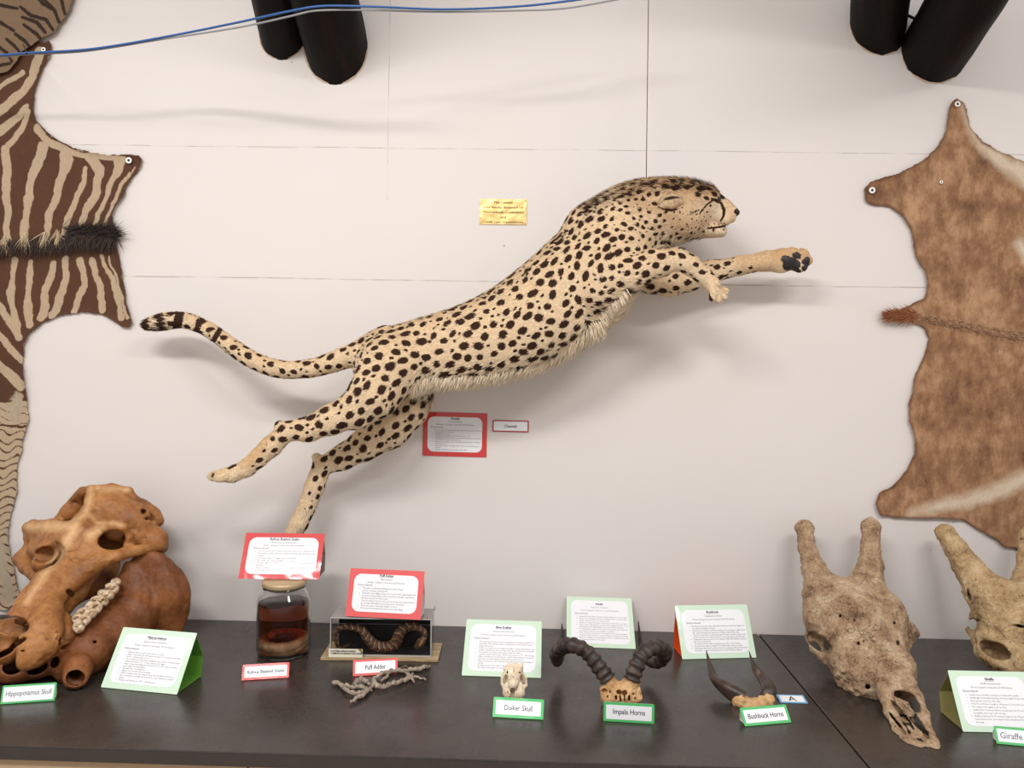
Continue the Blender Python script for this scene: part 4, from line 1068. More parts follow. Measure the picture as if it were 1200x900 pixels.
# ================= giraffe skulls (right)
GB = bone_mat('weathered_bone', [(.36, srgb(100, 72, 50)), (.44, srgb(158, 126, 97)), (.54, srgb(190, 160, 128)), (.66, srgb(222, 200, 170))], 18, 1., .008, .8, crack=(13, .006), pit=(60, .16))
GBH = bone_mat('ochre_bone', [(.34, srgb(116, 88, 56)), (.45, srgb(176, 144, 104)), (.55, srgb(204, 174, 132)), (.68, srgb(226, 204, 168))], 16, 1., .008, .75, crack=(11, .006), pit=(60, .15))
def giraffe(label, mat, mp, spread=1.0, loc=(1010, 800)):
    """mp maps the design pixels and depth of the whole skull to the place it stands"""
    t = empty('giraffe_skull', T(*loc)); tag(t, label, 'skull')
    pts = [mp(x, y, d) for x in (925, 1110) for y in (600, 895) for d in (.05, .76)]
    W = np.array([P(*p) for p in pts]); lo = W.min(0); hi = W.max(0)
    lo = np.maximum(lo, [-9, -.84, ZT-.01]); hi = np.minimum(hi, [9, -.008, 9])
    F = Field(lo, hi, .0030)
    def C(p, k=.01, op='add', dep=1.): F.chain([(mp(a, b, d)[0], mp(a, b, d)[1], r, mp(a, b, d)[2]) for a, b, r, d in p], k, op, dep)
    def B(x, y, r, d, k=.01, op='add', dep=1., ry=None, ang=0.): m = mp(x, y, d); F.ball(m[0], m[1], r, m[2], k, op, dep, ry, ang)
    # ossicones
    C([(943, 621, 9.5, .09), (947, 645, 9.5, .12), (954, 668, 13, .16), (966, 695, 20, .21)], .012)
    C([(1020, 620, 9.5, .10), (1020, 640, 10, .13), (1020, 664, 14, .17), (1012, 694, 21, .22)], .012)
    B(943, 619, 10.5, .085, .008); B(1020, 618, 11, .095, .008)
    # skull vault
    B(990, 708, 35, .24, .02, dep=1.0, ry=30)
    C([(968, 700, 26, .21), (975, 725, 30, .27), (992, 748, 34, .32)], .02, dep=1.0)
    C([(1016, 700, 24, .22), (1030, 722, 28, .27), (1028, 748, 32, .33)], .02, dep=1.0)
    B(1000, 728, 36, .31, .03, dep=.8, ry=34, ang=-20)
    C([(1008, 716, 12, .34), (1020, 738, 13, .38), (1036, 768, 10, .43)], .02)                       # median boss
    # orbits
    C([(950, 742, 6, .25), (957, 738, 5, .29), (972, 748, 6, .33), (982, 762, 6, .35)], .01)
    C([(949, 746, 5.5, .26), (955, 760, 5.5, .31), (966, 770, 5.5, .34), (980, 768, 6, .36)], .008)
    C([(1044, 730, 19, .27), (1060, 738, 11.5, .25), (1074, 743, 4.0, .24)], .012)
    C([(1070, 747, 3.5, .25), (1060, 758, 6, .28), (1050, 772, 10, .33)], .01)
    # cheeks and palate with molar rows
    C([(990, 760, 27, .35), (1004, 780, 27, .40), (1016, 792, 22, .44)], .02)
    C([(985, 785, 10, .36), (993, 802, 10, .40), (1006, 808, 10, .44), (1020, 808, 9, .47)], .012)
    C([(1036, 760, 24, .36), (1048, 784, 22, .42), (1056, 806, 17, .50)], .02)
    C([(1006, 796, 14, .41), (1030, 805, 16, .45), (1050, 812, 12, .5)], .02)
    # long muzzle: two premaxillary bars
    C([(1033, 790, 10, .48), (1038, 812, 8, .53), (1044, 834, 7, .58), (1054, 856, 6.5, .65), (1066, 872, 7.5, .70), (1076, 877, 8, .715)], .008, dep=1.3)
    C([(1058, 794, 12, .50), (1070, 816, 9.5, .55), (1078, 836, 8.5, .61), (1086, 858, 8, .67), (1092, 874, 8.5, .715)], .008, dep=1.3)
    C([(1050, 800, 14, .50), (1056, 822, 11, .54), (1066, 846, 9, .60)], .01, dep=.7)                  # palate floor
    for k, (x0, x1) in enumerate(((1054, 1078), (1059, 1083), (1049, 1073))): C([(x0, 816, 2.6, .575), (x1-10, 846, 2.2, .635), (x1, 868, 2.2, .69)], .003, dep=1.0)
    # hollows
    def H(x, y, r, d1, ry=None, ang=0., k=.003, flare=0.): m = mp(x, y, d1); F.hole(m[0], m[1], r, m[2], ry, ang, k, flare)
    H(960, 753, 15, .27, 8.5, 38, .004)
    C([(966, 764, 4, .285), (972, 768, 4, .29)], .006)
    H(1060, 816, 12.5, .50, 5.5, 16, .003); H(1072, 826, 5.5, .53, 9, -22, .003)
    H(1058, 838, 2.8, .56, 18, -30, .002); H(1066, 838, 2.2, .57, 20, -28, .002); H(1074, 842, 2.4, .58, 22, -26, .002); H(1080, 852, 2.2, .60, 14, -20, .002)
    H(1052, 848, 1.8, .55, 14, -30, .002)
    H(1083, 881, 1.6, .60, 5, 0, .002)
    H(1017, 805, 3, .43, 3, 0, .002); H(969, 757, 3, .24, 5, 0, .002)
    for x, y, r in ((1052, 754, 2.2), (1006, 754, 1.8), (1012, 752, 1.5), (1048, 730, 1.2), (985, 722, 1.3), (1001, 727, 1.2)): H(x, y, r, .30, r*1.5, 20, .002)
    F.chain([(985, 763, .9, .39), (996, 752, 1., .40), (1008, 755, 1., .42), (1020, 760, .9, .43), (1030, 775, .9, .47), (1036, 790, 1., .5)], .003, 'sub', 4)
    F.chain([(975, 768, 1, .36), (982, 782, 1, .39), (978, 792, 1, .4)], .003, 'sub', 4)
    def surf(V, N):
        uv = proj(V); inv = uv-np.array([mp(1000, 740, .3)[0]-1000, mp(1000, 740, .3)[1]-740])
        e = fbm(V, .016, 4, 41)*.0045
        boss = np.clip(1-seg_dist(inv, [(1022, 740), (1036, 775)])/15, 0, 1)
        e += boss*(np.abs(vnoise(V, .009, 43))-.2)*.016
        boss = np.clip(1-seg_dist(inv, [(1000, 700), (1020, 715)])/24, 0, 1)
        e += boss*vnoise(V, .02, 44)*.006
        low = np.clip(1-seg_dist(inv, [(985, 792), (1005, 812)])/13, 0, 1)
        e += low*vnoise(V, .011, 45)*.012
        horn = np.clip(1-np.minimum(seg_dist(inv, [(943, 625), (960, 690)]), seg_dist(inv, [(1020, 625), (1018, 690)]))/22, 0, 1)
        st = V.copy(); st[:, 2] *= .4
        e += horn*vnoise(st, .007, 46)*.0038
        return e
    o = bone_obj('cranium', F, mat, t, .0018, .03, 2, surf)
    co = np.empty(len(o.data.vertices)*3, np.float32); o.data.vertices.foreach_get('co', co); co = co.reshape(-1, 3); co[:, 2] = np.maximum(co[:, 2], ZT+.0008); o.data.vertices.foreach_set('co', co.ravel())
    return t
giraffe('pale rough skull with two upright horns, its long muzzle reaching the front edge', GB.m, lambda x, y, d: (x, y, d))

# the second one is turned more to the right and cut by the edge of the picture
t = empty('giraffe_skull', T(1190, 790)); tag(t, 'ochre horned skull cut off by the right edge, behind the green-bordered sheet', 'skull')
F = Field((1.15, -.62, ZT-.01), (1.86, -.03, 1.40), .0032); C = F.chain; B = F.ball
C([(1108, 626, 10.5, .10), (1120, 642, 11.5, .13), (1134, 664, 15, .17), (1152, 690, 21, .22), (1166, 706, 26, .26)], .012)
B(1107, 623, 10.5, .095, .008, dep=.9, ry=8, ang=-25)
C([(1205, 628, 11, .12), (1206, 655, 12, .15), (1207, 680, 17, .20), (1204, 700, 22, .25)], .012)
C([(1172, 706, 27, .27), (1190, 712, 27, .28), (1230, 720, 34, .30)], .02)
C([(1178, 740, 30, .30), (1210, 750, 40, .33), (1250, 770, 44, .38)], .03)
C([(1156, 712, 16, .24), (1150, 735, 9, .26)], .015)
C([(1143, 722, 5.5, .2), (1139, 738, 5, .2), (1146, 752, 6, .24), (1152, 766, 8, .27)], .01)         # cheek process
C([(1148, 750, 5.5, .30), (1152, 766, 5, .33), (1166, 777, 5, .37), (1184, 780, 8, .39)], .008)
C([(1150, 746, 6, .30), (1166, 748, 6, .34), (1184, 760, 8, .37)], .01)
C([(1190, 770, 22, .36), (1215, 788, 24, .42), (1240, 800, 24, .48)], .02)
C([(1160, 770, 10, .3), (1180, 785, 12, .33)], .015)
F.hole(1166, 762, 16, .29, 9, 28, .004); C([(1158, 764, 4, .30), (1164, 770, 5, .31)], .006)
F.hole(1140, 732, 4.5, .17, 7, 15, .004)
F.hole(1200, 735, 12, .335, 1.6, 14, .002); F.hole(1136, 697, 1.6, .18, 7, -8, .002); F.hole(1146, 727, 2, .22, 1.5, 0, .002)
C([(1186, 728, 1.1, .36), (1200, 731, 1.3, .38), (1214, 732, 1, .39)], .003, 'sub', dep=3)
C([(1134, 690, 1.1, .22), (1136, 702, 1.3, .24)], .003, 'sub', dep=3)
def surf2(V, N):
    st = V.copy(); st[:, 2] *= .4
    return fbm(V, .016, 4, 51)*.0042+vnoise(st, .008, 52)*.0022
o = bone_obj('cranium', F, GBH.m, t, .002, .03, 2, surf2)
co = np.empty(len(o.data.vertices)*3, np.float32); o.data.vertices.foreach_get('co', co); co = co.reshape(-1, 3); co[:, 2] = np.maximum(co[:, 2], ZT+.0008); o.data.vertices.foreach_set('co', co.ravel())

# ================= small skull (duiker)
DB = bone_mat('cream_bone', [(.32, srgb(186, 156, 122)), (.48, srgb(224, 204, 176)), (.6, srgb(236, 220, 196)), (.75, srgb(246, 236, 218))], 45, .35, .002, .55, crack=(45, .012))
c0 = T(602, 818); d0 = -c0[1]
t = empty('duiker_skull', c0); tag(t, 'small cream skull standing upright behind its green name card', 'skull')
F = Field(P(580, 830, d0+.06)-[0, 0, .0], P(626, 768, d0-.05)+[0, .01, .01], .0011) if False else Field((P(580, 800, d0)[0], -(d0+.07), ZT-.002), (P(626, 800, d0)[0], -(d0-.055), P(600, 768, d0)[2]+.012), .0011)
C = F.chain; B = F.ball; dd = d0
B(602, 797, 14, dd-.016, .006, dep=.5, ry=9); B(602, 790, 11.5, dd-.005, .006, dep=.9, ry=10)
C([(596, 784, 6, dd-.012), (596.5, 777.5, 1.5, dd-.016)], .003); C([(608, 785, 6, dd-.012), (611.8, 778, 1.5, dd-.016)], .003)
C([(601, 786, 7, dd-.012), (603, 784, 7, dd-.012)], .004)
C([(602, 792, 10, dd), (601, 803, 5, dd+.018), (600.8, 806.5, 2.2, dd+.022)], .004, dep=.7)      # nasal wedge
C([(592, 790, 3, dd), (589, 794, 2.4, dd+.004), (589, 802, 2.4, dd+.006), (592, 806, 3, dd+.006)], .002)  # zygomas
C([(612, 791, 3, dd), (615.4, 795, 2.4, dd+.004), (616, 803, 2.5, dd+.006), (612, 807, 3, dd+.006)], .002)
C([(594.5, 802, 5.0, dd+.004), (594.5, 811, 5.5, dd+.010), (595, 817, 4.2, dd+.012)], .003)
C([(610, 803, 5.0, dd+.004), (609.5, 812, 5.5, dd+.010), (609, 818, 4.2, dd+.012)], .003)
C([(601, 806, 6, dd-.01), (601, 816, 6, dd-.006)], .003)
C([(603.5, 807, 1.2, dd+.016), (604.2, 818, 1.2, dd+.020)], .001); C([(598.5, 808, 1.2, dd+.016), (598.4, 818, 1.2, dd+.02)], .001)
F.hole(592, 796, 2.6, dd-.012, 5.2, 14, .001); F.hole(612.6, 796.5, 2.8, dd-.012, 5.4, -14, .001)
F.hole(600.8, 809.5, 3.0, dd-.002, 3.0, 0, .001); F.hole(600.8, 815, 2.6, dd+.004, 3.2, 0, .001)
F.hole(594.5, 788, .9, dd-.01, 1.8, 0, .0005); F.hole(609.3, 788.3, .9, dd-.01, 1.2, 0, .0005); F.hole(602.4, 784, .35, dd-.004, 7, 3, .0005); F.hole(595, 811, .7, dd, .9, 0, .0005)
for x in (592.5, 596, 602.5, 607, 610.5): F.hole(x+1.6, 818, .5, dd, 2, 0, .0004)
bone_obj('cranium', F, DB.m, t, .0007, .008, 1)

# ================= horns
HORN = NT('dark_ringed_horn'); HORN.set(Roughness=.5)
mp_ = HORN.noise(40, 5, .6); HORN.col(HORN.ramp(mp_, [(.35, srgb(34, 26, 22)), (.55, srgb(60, 46, 39)), (.75, srgb(96, 76, 64))])); HORN.bump(HORN.noise(180, 4), .4, .002)
def horn(name, pts, ridges, parent, mat, n=26, depth=.19, pinch=None):
    """pts: (px,py,r,d), base to tip"""
    c = catmull([np.array(p, float) for p in pts], 14)
    X = np.array([P(p[0], p[1], p[3]) for p in c]); R = np.array([max(.3, p[2])*S(p[3]) for p in c])
    L = np.concatenate([[0], np.cumsum(np.linalg.norm(np.diff(X, axis=0), axis=1))]); u = L/L[-1]
    uu = np.linspace(0, 1, 190)
    Xi = np.stack([np.interp(uu, u, X[:, i]) for i in range(3)], 1); Ri = np.interp(uu, u, R)
    if ridges:
        ph = ridges*uu**.85
        saw = (ph % 1.0); r_ = np.where(saw < .65, np.sin(saw/.65*math.pi)**.8, 0)
        fade = np.clip((.72-uu)/.15, 0, 1)
        Ri = Ri*(1+depth*(r_-.4)*fade)
    mb = MB(); V = []; t0 = Xi[1]-Xi[0]; t0 /= np.linalg.norm(t0); w0 = np.cross(t0, [0, 1, 0]); w0 /= np.linalg.norm(w0)
    for i in range(len(uu)):
        tt = Xi[min(i+1, len(uu)-1)]-Xi[max(i-1, 0)]; tt /= np.linalg.norm(tt)
        w0 = w0-tt*np.dot(w0, tt); w0 /= np.linalg.norm(w0); v0 = np.cross(tt, w0)
        for j in range(n):
            a = 6.28318*j/n; k = 1+(.05*math.sin(3*a+i*.05) if ridges else 0)
            if pinch: k *= 1-pinch*abs(math.sin(a+i*.012))**3
            V.append(Xi[i]+Ri[i]*k*(w0*math.cos(a)+v0*math.sin(a)))
    m = len(uu); mb.add(V, [(i*n+j, i*n+(j+1) % n, (i+1)*n+(j+1) % n, (i+1)*n+j) for i in range(m-1) for j in range(n)]+[tuple(range(n))[::-1], tuple((m-1)*n+j for j in range(n))])
    return mb.build(name, mat, parent, True)
# impala: lyre horns lying back, tips pointing up behind
c0 = T(726, 823); d0 = -c0[1]
t = empty('impala_horns', c0); tag(t, 'pair of dark ridged curling horns on an orange-tan skull cap', 'horns')
IB = bone_mat('orange_tan_bone', [(.30, srgb(122, 82, 48)), (.45, srgb(190, 146, 98)), (.58, srgb(214, 176, 128)), (.74, srgb(236, 210, 168))], 40, .6, .003, .65, pit=(120, .14))
horn('horn', [(713, 796, 9.5, d0+.005), (702, 781, 9.2, d0), (690, 766, 8.8, d0-.01), (675, 757, 8.6, d0-.02), (661, 757, 8.6, d0-.05), (652, 765, 8.3, d0-.09), (653, 774, 7, d0-.13), (657, 768, 4.8, d0-.17), (659, 750, 2.8, d0-.18), (658.5, 731, .6, d0-.185)], 17, t, HORN.m)
horn('horn', [(740, 797, 9.5, d0+.005), (745, 783, 9.2, d0), (752, 769, 8.8, d0-.01), (763, 760, 8.6, d0-.02), (775, 759, 8.6, d0-.05), (779, 767, 8.3, d0-.09), (770, 776, 7, d0-.13), (758, 774, 4.6, d0-.17), (751, 757, 2.8, d0-.185), (748, 728, .6, d0-.19)], 17, t, HORN.m)
F = Field((P(700, 800, d0)[0], -(d0+.07), ZT-.002), (P(758, 800, d0)[0], -(d0-.06), P(725, 782, d0)[2]+.02), .0013); C = F.chain; B = F.ball
C([(712, 797, 9.5, d0), (718, 806, 10, d0), (726, 812, 9, d0)], .006); C([(741, 798, 9.5, d0), (736, 806, 10, d0), (728, 812, 9, d0)], .006)
B(727, 812, 20, d0, .008, dep=.9, ry=11)
C([(708, 808, 5, d0+.01), (709, 818, 5, d0+.012)], .004); C([(747, 808, 4, d0+.005), (748, 818, 5, d0+.01)], .004)
C([(714, 818, 7, d0+.015), (740, 820, 7, d0+.015)], .005)
F.hole(708, 810, 3.6, d0+.005, 3.4, 0, .001); B(727, 792, 8, d0+.01, .006, 'sub', dep=3, ry=8)
for x, y, r, q_ in ((725, 811, 3.4, 2.6), (732, 812, 3.6, 2.8), (722, 818, 1.4, 3.2), (727, 818, 1.2, 4), (732, 818.5, 1.2, 4), (737, 818, 1.5, 3.2), (742, 813, 1.1, 1.3), (715, 811, 1, 1.4), (744, 819, 1.2, 1.5), (712, 816, 1, 1.8)): F.hole(x, y, r, d0+.004, q_, 0, .001)
def cap(V, N): return fbm(V, .009, 3, 61)*.0026
bone_obj('skull_cap', F, IB.m, t, .0008, .012, 1, cap)
for o_ in t.children:
    co = np.empty(len(o_.data.vertices)*3, np.float32); o_.data.vertices.foreach_get('co', co); co = co.reshape(-1, 3); co[:, 2] = np.maximum(co[:, 2], ZT+.0008); o_.data.vertices.foreach_set('co', co.ravel())
# bushbuck: shorter keeled horns
c0 = T(886, 826); d0 = -c0[1]
t = empty('bushbuck_horns', c0); tag(t, 'pair of short smooth keeled horns on a tan bone base, before an orange-backed sheet', 'horns')
HN2 = NT('brown_keeled_horn'); HN2.set(Roughness=.42)
m2 = HN2.noise(25, 5, .6); HN2.col(HN2.ramp(m2, [(.3, srgb(38, 29, 25)), (.55, srgb(64, 48, 40)), (.78, srgb(104, 78, 62))])); HN2.bump(HN2.noise(120, 5), .35, .002)
horn('horn', [(870, 820, 10, d0), (860, 813, 9.6, d0-.01), (848, 805, 8.6, d0-.03), (838, 797, 6.6, d0-.06), (834, 786, 4.6, d0-.09), (830.5, 774, 2.2, d0-.12), (827.5, 762, .4, d0-.14)], 0, t, HN2.m, pinch=.3)
horn('horn', [(899, 818, 9.5, d0), (901, 809, 8.6, d0-.01), (898, 801, 7, d0-.04), (892, 793, 5.6, d0-.07), (885, 783, 4, d0-.09), (880.5, 773, 2.2, d0-.12), (878, 763, .4, d0-.14)], 0, t, HN2.m, pinch=.3)
F = Field((P(852, 820, d0)[0], -(d0+.06), ZT-.002), (P(915, 820, d0)[0], -(d0-.05), P(885, 800, d0)[2]+.02), .0013); C = F.chain; B = F.ball
C([(867, 822, 9, d0+.004), (878, 825, 6.5, d0+.004), (888, 825, 6.5, d0+.004), (899, 820, 8.8, d0+.004)], .006)
C([(872, 828, 7, d0+.006), (898, 828, 7, d0+.006)], .006)
B(884, 816, 4, d0+.02, .004, 'sub', dep=2)
cp = bone_obj('skull_cap', F, IB.m, t, .0008, .012, 1, cap)
for o_ in t.children:
    co = np.empty(len(o_.data.vertices)*3, np.float32); o_.data.vertices.foreach_get('co', co); co = co.reshape(-1, 3); co[:, 2] = np.maximum(co[:, 2], ZT+.0008); o_.data.vertices.foreach_set('co', co.ravel())
# ------------------------------------------------------------------ printed cards
_fonts = {}
def text_mesh(body, size, align='LEFT', spacing=1.0, shear=0., bold=0.):
    c = bpy.data.curves.new('txt', 'FONT'); c.body = body; c.size = size; c.align_x = align; c.space_line = spacing
    c.resolution_u = 1 if size < .012 else 3; c.shear = shear; c.offset = bold
    o = bpy.data.objects.new('txt', c); COL.objects.link(o)
    dg = bpy.context.evaluated_depsgraph_get(); dg.update()
    me = bpy.data.meshes.new_from_object(o.evaluated_get(dg))
    V = np.array([v.co[:] for v in me.vertices]).reshape(-1, 3); Fc = [tuple(p.vertices) for p in me.polygons]
    bpy.data.objects.remove(o); bpy.data.curves.remove(c); bpy.data.meshes.remove(me)
    return V, Fc
def sheet_mat(name, c, rough=.5, coat=1.):
    q = NT(name); q.set(Roughness=rough); q.b.inputs['Specular IOR Level'].default_value = .4
    q.b.inputs['Coat Weight'].default_value = coat; q.b.inputs['Coat Roughness'].default_value = .07
    q.col(c)
    b = q.n('ShaderNodeBump'); b.inputs['Strength'].default_value = .35; b.inputs['Distance'].default_value = .006
    q.l(q.noise(11, 2, .5), b.inputs['Height']); q.l(b.outputs[0], q.b.inputs['Coat Normal'])
    return q.m
SH = {'red': sheet_mat('red_laminated_paper', srgb(206, 44, 42)), 'pink': sheet_mat('faded_red_laminated_paper', srgb(222, 84, 82)), 'mint': sheet_mat('mint_laminated_paper', srgb(204, 226, 202)),
      'green': sheet_mat('green_laminated_paper', srgb(78, 184, 104)), 'blue': sheet_mat('blue_laminated_paper', srgb(96, 164, 206)), 'white': sheet_mat('white_laminated_paper', srgb(238, 237, 240)), 'darkred': sheet_mat('dark_red_laminated_paper', srgb(176, 30, 40))}
SM = {'pink': sheet_mat('matt_pink_paper', srgb(222, 84, 82), .6, .12), 'green': sheet_mat('matt_green_paper', srgb(78, 184, 104), .6, .06), 'white': sheet_mat('matt_white_paper', srgb(238, 237, 240), .6, .06)}
INK = plain('black_ink', srgb(38, 38, 42), .5, 0); INK2 = plain('grey_ink', srgb(120, 122, 126), .5, 0)
BACKS = {'white': plain('white_card_back', srgb(225, 222, 216), .6), 'orange': plain('orange_card_back', srgb(232, 84, 20), .5), 'green': plain('leaf_green_card_back', srgb(96, 150, 50), .5), 'olive': plain('olive_carton', srgb(150, 140, 84), .6), 'clear': plain('grey_card_back', srgb(150, 142, 136), .4)}
def rrect(w, h, r, n=8):
    p = []
    for cx, cy, a0 in ((w-r, h-r, 0), (r, h-r, 90), (r, r, 180), (w-r, r, 270)):
        for i in range(n+1):
            a = math.radians(a0+90*i/n); p.append((cx+r*math.cos(a), cy+r*math.sin(a)))
    return p
def extrude(poly, z0, z1):
    n = len(poly); V = [(x, y, z0) for x, y in poly]+[(x, y, z1) for x, y in poly]
    return V, [tuple(range(n))[::-1], tuple(range(n, 2*n))]+[(i, (i+1) % n, n+(i+1) % n, n+i) for i in range(n)]
def solve(bl, br, tl, tr, z):
    A = T(*bl, z=z); B = T(*br, z=z); X = B-A; w = np.linalg.norm(X); X /= w
    nb = np.array([-X[1], X[0], 0.])
    best = None
    for deg in range(8, 90, 1):
        t = math.radians(deg); U = nb*math.cos(t)+np.array([0, 0, math.sin(t)])
        for hh in np.arange(.02, .26, .002):
            q = proj(np.array([A+U*hh, B+U*hh])); e = ((q[0]-tl)**2).sum()+((q[1]-tr)**2).sum()+(1e4 if max((A+U*hh)[1], (B+U*hh)[1]) > -.004 else 0)
            if best is None or e < best[0]: best = (e, deg, hh, U)
    return A, X, best[3], w, best[2], best[1], best[0]
def card(name, label, cat, group, quad, border, lines=None, big=None, gloss=True, z=None, wall=False, margin=.06, back='white', backd=.5, ink=None, bsz=1.):
    tl, tr, br, bl = [np.array(q, float) for q in quad]
    if wall:
        A = P(*bl, .0025); B = P(*br, .0025); X = B-A; w = np.linalg.norm(X); X /= w; C_ = P(*tl, .0025)
        U = C_-A; U -= X*(U@X); h = np.linalg.norm(U); U /= h
    else:
        A, X, U, w, h, deg, err = solve(bl, br, tl, tr, z)
        A = A+np.array([0, 0, .0012]); print('card', name, 'w %.3f h %.3f tilt %d err %.1f' % (w, h, deg, err))
    Nn = np.cross(X, U)
    def W(V): V = np.asarray(V, float); return A+V[:, :1]*X+V[:, 1:2]*U+V[:, 2:3]*Nn
    t = empty(name, A); tag(t, label, cat, group)
    rr = .0025
    V, Fc = extrude(rrect(w, h, rr, 3), -.0010, 0); V = W(V)
    o = mk('backing_sheet', V, Fc, (SH if gloss else SM)[border], t, False)
    m = margin*w
    if lines is not None:
        V, Fc = extrude([(x+m, y+m*.95) for x, y in rrect(w-2*m, h-1.9*m, .095*w)], .0001, .0005)
    else:
        V, Fc = extrude([(x+m, y+m) for x, y in rrect(w-2*m, h-2*m, .001, 2)], .0001, .0005)
    mk('paper_panel', W(V), Fc, (SH if gloss else SM)['white'], t, False)
    TV = []; TF = []
    def addt(V, Fc, x, y):
        n = sum(len(v) for v in TV); V = V+np.array([x, y, .0007]); TV.append(V); TF.extend(tuple(i+n for i in f) for f in Fc)
    if lines is not None:
        k = w/.20
        title, latin, status, body = lines
        V, Fc = text_mesh(title, .0086*k*bsz, 'CENTER', bold=.0003); addt(V, Fc, w/2, h*.845)
        tw = V[:, 0].max()-V[:, 0].min(); addt(np.array([(-tw/2, 0, 0), (tw/2, 0, 0), (tw/2, .0006, 0), (-tw/2, .0006, 0)]), [(0, 1, 2, 3)], w/2, h*.845-.0022)
        V, Fc = text_mesh(latin, .0060*k*bsz, 'CENTER', shear=.25); addt(V, Fc, w/2, h*.775)
        V, Fc = text_mesh(status, .0060*k*bsz, 'CENTER'); addt(V, Fc, w/2, h*.71)
        V, Fc = text_mesh('Did you know?', .0064*k*bsz, 'LEFT', bold=.0001); addt(V, Fc, w*.125, h*.645)
        n = sum(len(b) for b in body); y = h*.585; step = min(h*.052, (h*.49)/n)
        for b in body:
            s = 6; pt = [(math.cos(6.28*i/s)*.0009*k, math.sin(6.28*i/s)*.0009*k, 0) for i in range(s)]
            addt(np.array(pt), [tuple(range(s))], w*.155, y+.0018*k)
            for ln in b:
                V, Fc = text_mesh(ln, .0056*k*bsz, 'LEFT')
                mx = V[:, 0].max()
                V[:, 0] *= min(w*.72/mx, .98)
                addt(V, Fc, w*.19, y); y -= step
    if big:
        V, Fc = text_mesh(big[0], big[1], 'CENTER', bold=.0002)
        lim = (w-2*m)*(big[2] if len(big) > 2 else .9)
        x0, x1 = V[:, 0].min(), V[:, 0].max(); V[:, 0] *= lim/(x1-x0) if (x1-x0) > lim else 1
        yc = (V[:, 1].min()+V[:, 1].max())/2
        addt(V, Fc, w/2+(big[3] if len(big) > 3 else 0), h/2-yc)
    if TV: mk('printed_text', W(np.concatenate(TV)), TF, ink or INK, t, False)
    if not wall:
        # folded support behind: top edge -> back -> foot -> front edge
        zb = A[2]; e = np.array([0, 0, 1.]); nb = np.array([-X[1], X[0], 0.])
        top = A+U*h*.985-Nn*.0012; hz = top[2]-zb
        dback = float((top-A)@nb)
        b1 = A+nb*(dback+h*backd*.55)+e*hz*.42; b2 = A+nb*(dback+h*backd*.42)+e*.0004; b3 = A+nb*.004+e*.0004-Nn*.0012
        pr = [top, b1, b2, b3]; V = []
        ins = .004
        for s_, off in ((0, 0), (1, 0)):
            pass
        V = []; th = .0008
        pr = [np.array([p[0], min(p[1], -.004), p[2]]) for p in pr]
        for p in pr:
            V += [p+X*ins, p+X*(w-ins)]
        for p in pr:
            q_ = p+(nb*.0+e*0)
            V += [q_+X*ins+nb*th*(1 if p is not pr[3] else 0)+e*th, q_+X*(w-ins)+nb*th*(1 if p is not pr[3] else 0)+e*th]
        Fc = [(0, 1, 3, 2), (2, 3, 5, 4), (4, 5, 7, 6), (8, 10, 11, 9), (10, 12, 13, 11), (12, 14, 15, 13), (0, 2, 10, 8), (2, 4, 12, 10), (4, 6, 14, 12), (1, 9, 11, 3), (3, 11, 13, 5), (5, 13, 15, 7)]
        mk('folded_stand', V, Fc, BACKS[back], t, False)
    return t
IC = 'information sheets'; NC = 'name cards'
CH = ('Cheetah', 'Acinonyx jubatus', 'Endangered Category: Vulnerable (IUCN Status)', [['The cheetah is the fastest animal on earth, they can only run this fast', 'for about 15 - 20 seconds.'], ['Cheetahs can\'t roar.'], ['Cheetahs average litter size is 3, but can be 1 - 8.'], ['Distinguishing characteristic are the black tear marks that run from the', 'eyes that reduce glare from the sun.'], ['Females are solitary, males often stay in small groups to defend', 'their territory.'], ['Cubs have a mantle of long grey hair on their back until the age of 3', 'months.'], ['Cheetahs cubs are independent at 18 months.']])
card('information_sheet', 'red-bordered printed sheet fixed to the wall below the leaping spotted cat', 'sign', IC, [(496.5, 482.5), (571, 484), (570, 536), (495, 534)], 'red', CH, wall=True, margin=.075)
card('name_card', 'white name card reading Cheetah in a thin red frame on the wall', 'sign', NC, [(577, 492), (619.5, 493), (619.5, 506.8), (577, 505.8)], 'darkred', big=('Cheetah', .0125), wall=True, margin=.035)
# ------------------------------------------------------------------ jar with a preserved snake
jf = T(332, 776.5); RJ = 31.3*S(-jf[1]-.07); jd = -jf[1]-RJ
jc = P(332.5, 740, jd); jx, jy = jc[0], -jd
def zat(py, d=None, px=332): return P(px, py, jd if d is None else d)[2]
t = empty('specimen_jar', (jx, jy, ZT)); tag(t, 'screw-topped glass jar of red-brown liquid holding a preserved snake', 'jar')
zs = zat(703)-ZT; zn = zat(689)-ZT; zl = zat(681)-ZT
GL = NT('clear_glass'); GL.set(Roughness=.0); GL.b.inputs['Transmission Weight'].default_value = 1; GL.b.inputs['IOR'].default_value = 1.35; GL.col((.97, .98, .97, 1))
out = [(.001, .0006), (RJ*.84, .0006), (RJ*.95, .004), (RJ, .014), (RJ, zs-.004), (RJ*.985, zs+.004), (RJ*.93, zs+.014), (RJ*.82, zn-.008), (RJ*.78, zn), (RJ*.78, zl-.006)]
inn = [(max(.001, r-.0035), max(z, .006)) for r, z in out][::-1]
mb = MB(); mb.lathe(out+inn, (jx, jy, ZT), 56); mb.build('glass_body', GL.m, t, True)
LQ = NT('amber_liquid'); LQ.set(Roughness=0); LQ.b.inputs['Transmission Weight'].default_value = 1; LQ.b.inputs['IOR'].default_value = 1.1; LQ.col((.98, .9, .82, 1))
va = LQ.n('ShaderNodeVolumeAbsorption'); va.inputs[0].default_value = (.68, .27, .05, 1); va.inputs[1].default_value = 27
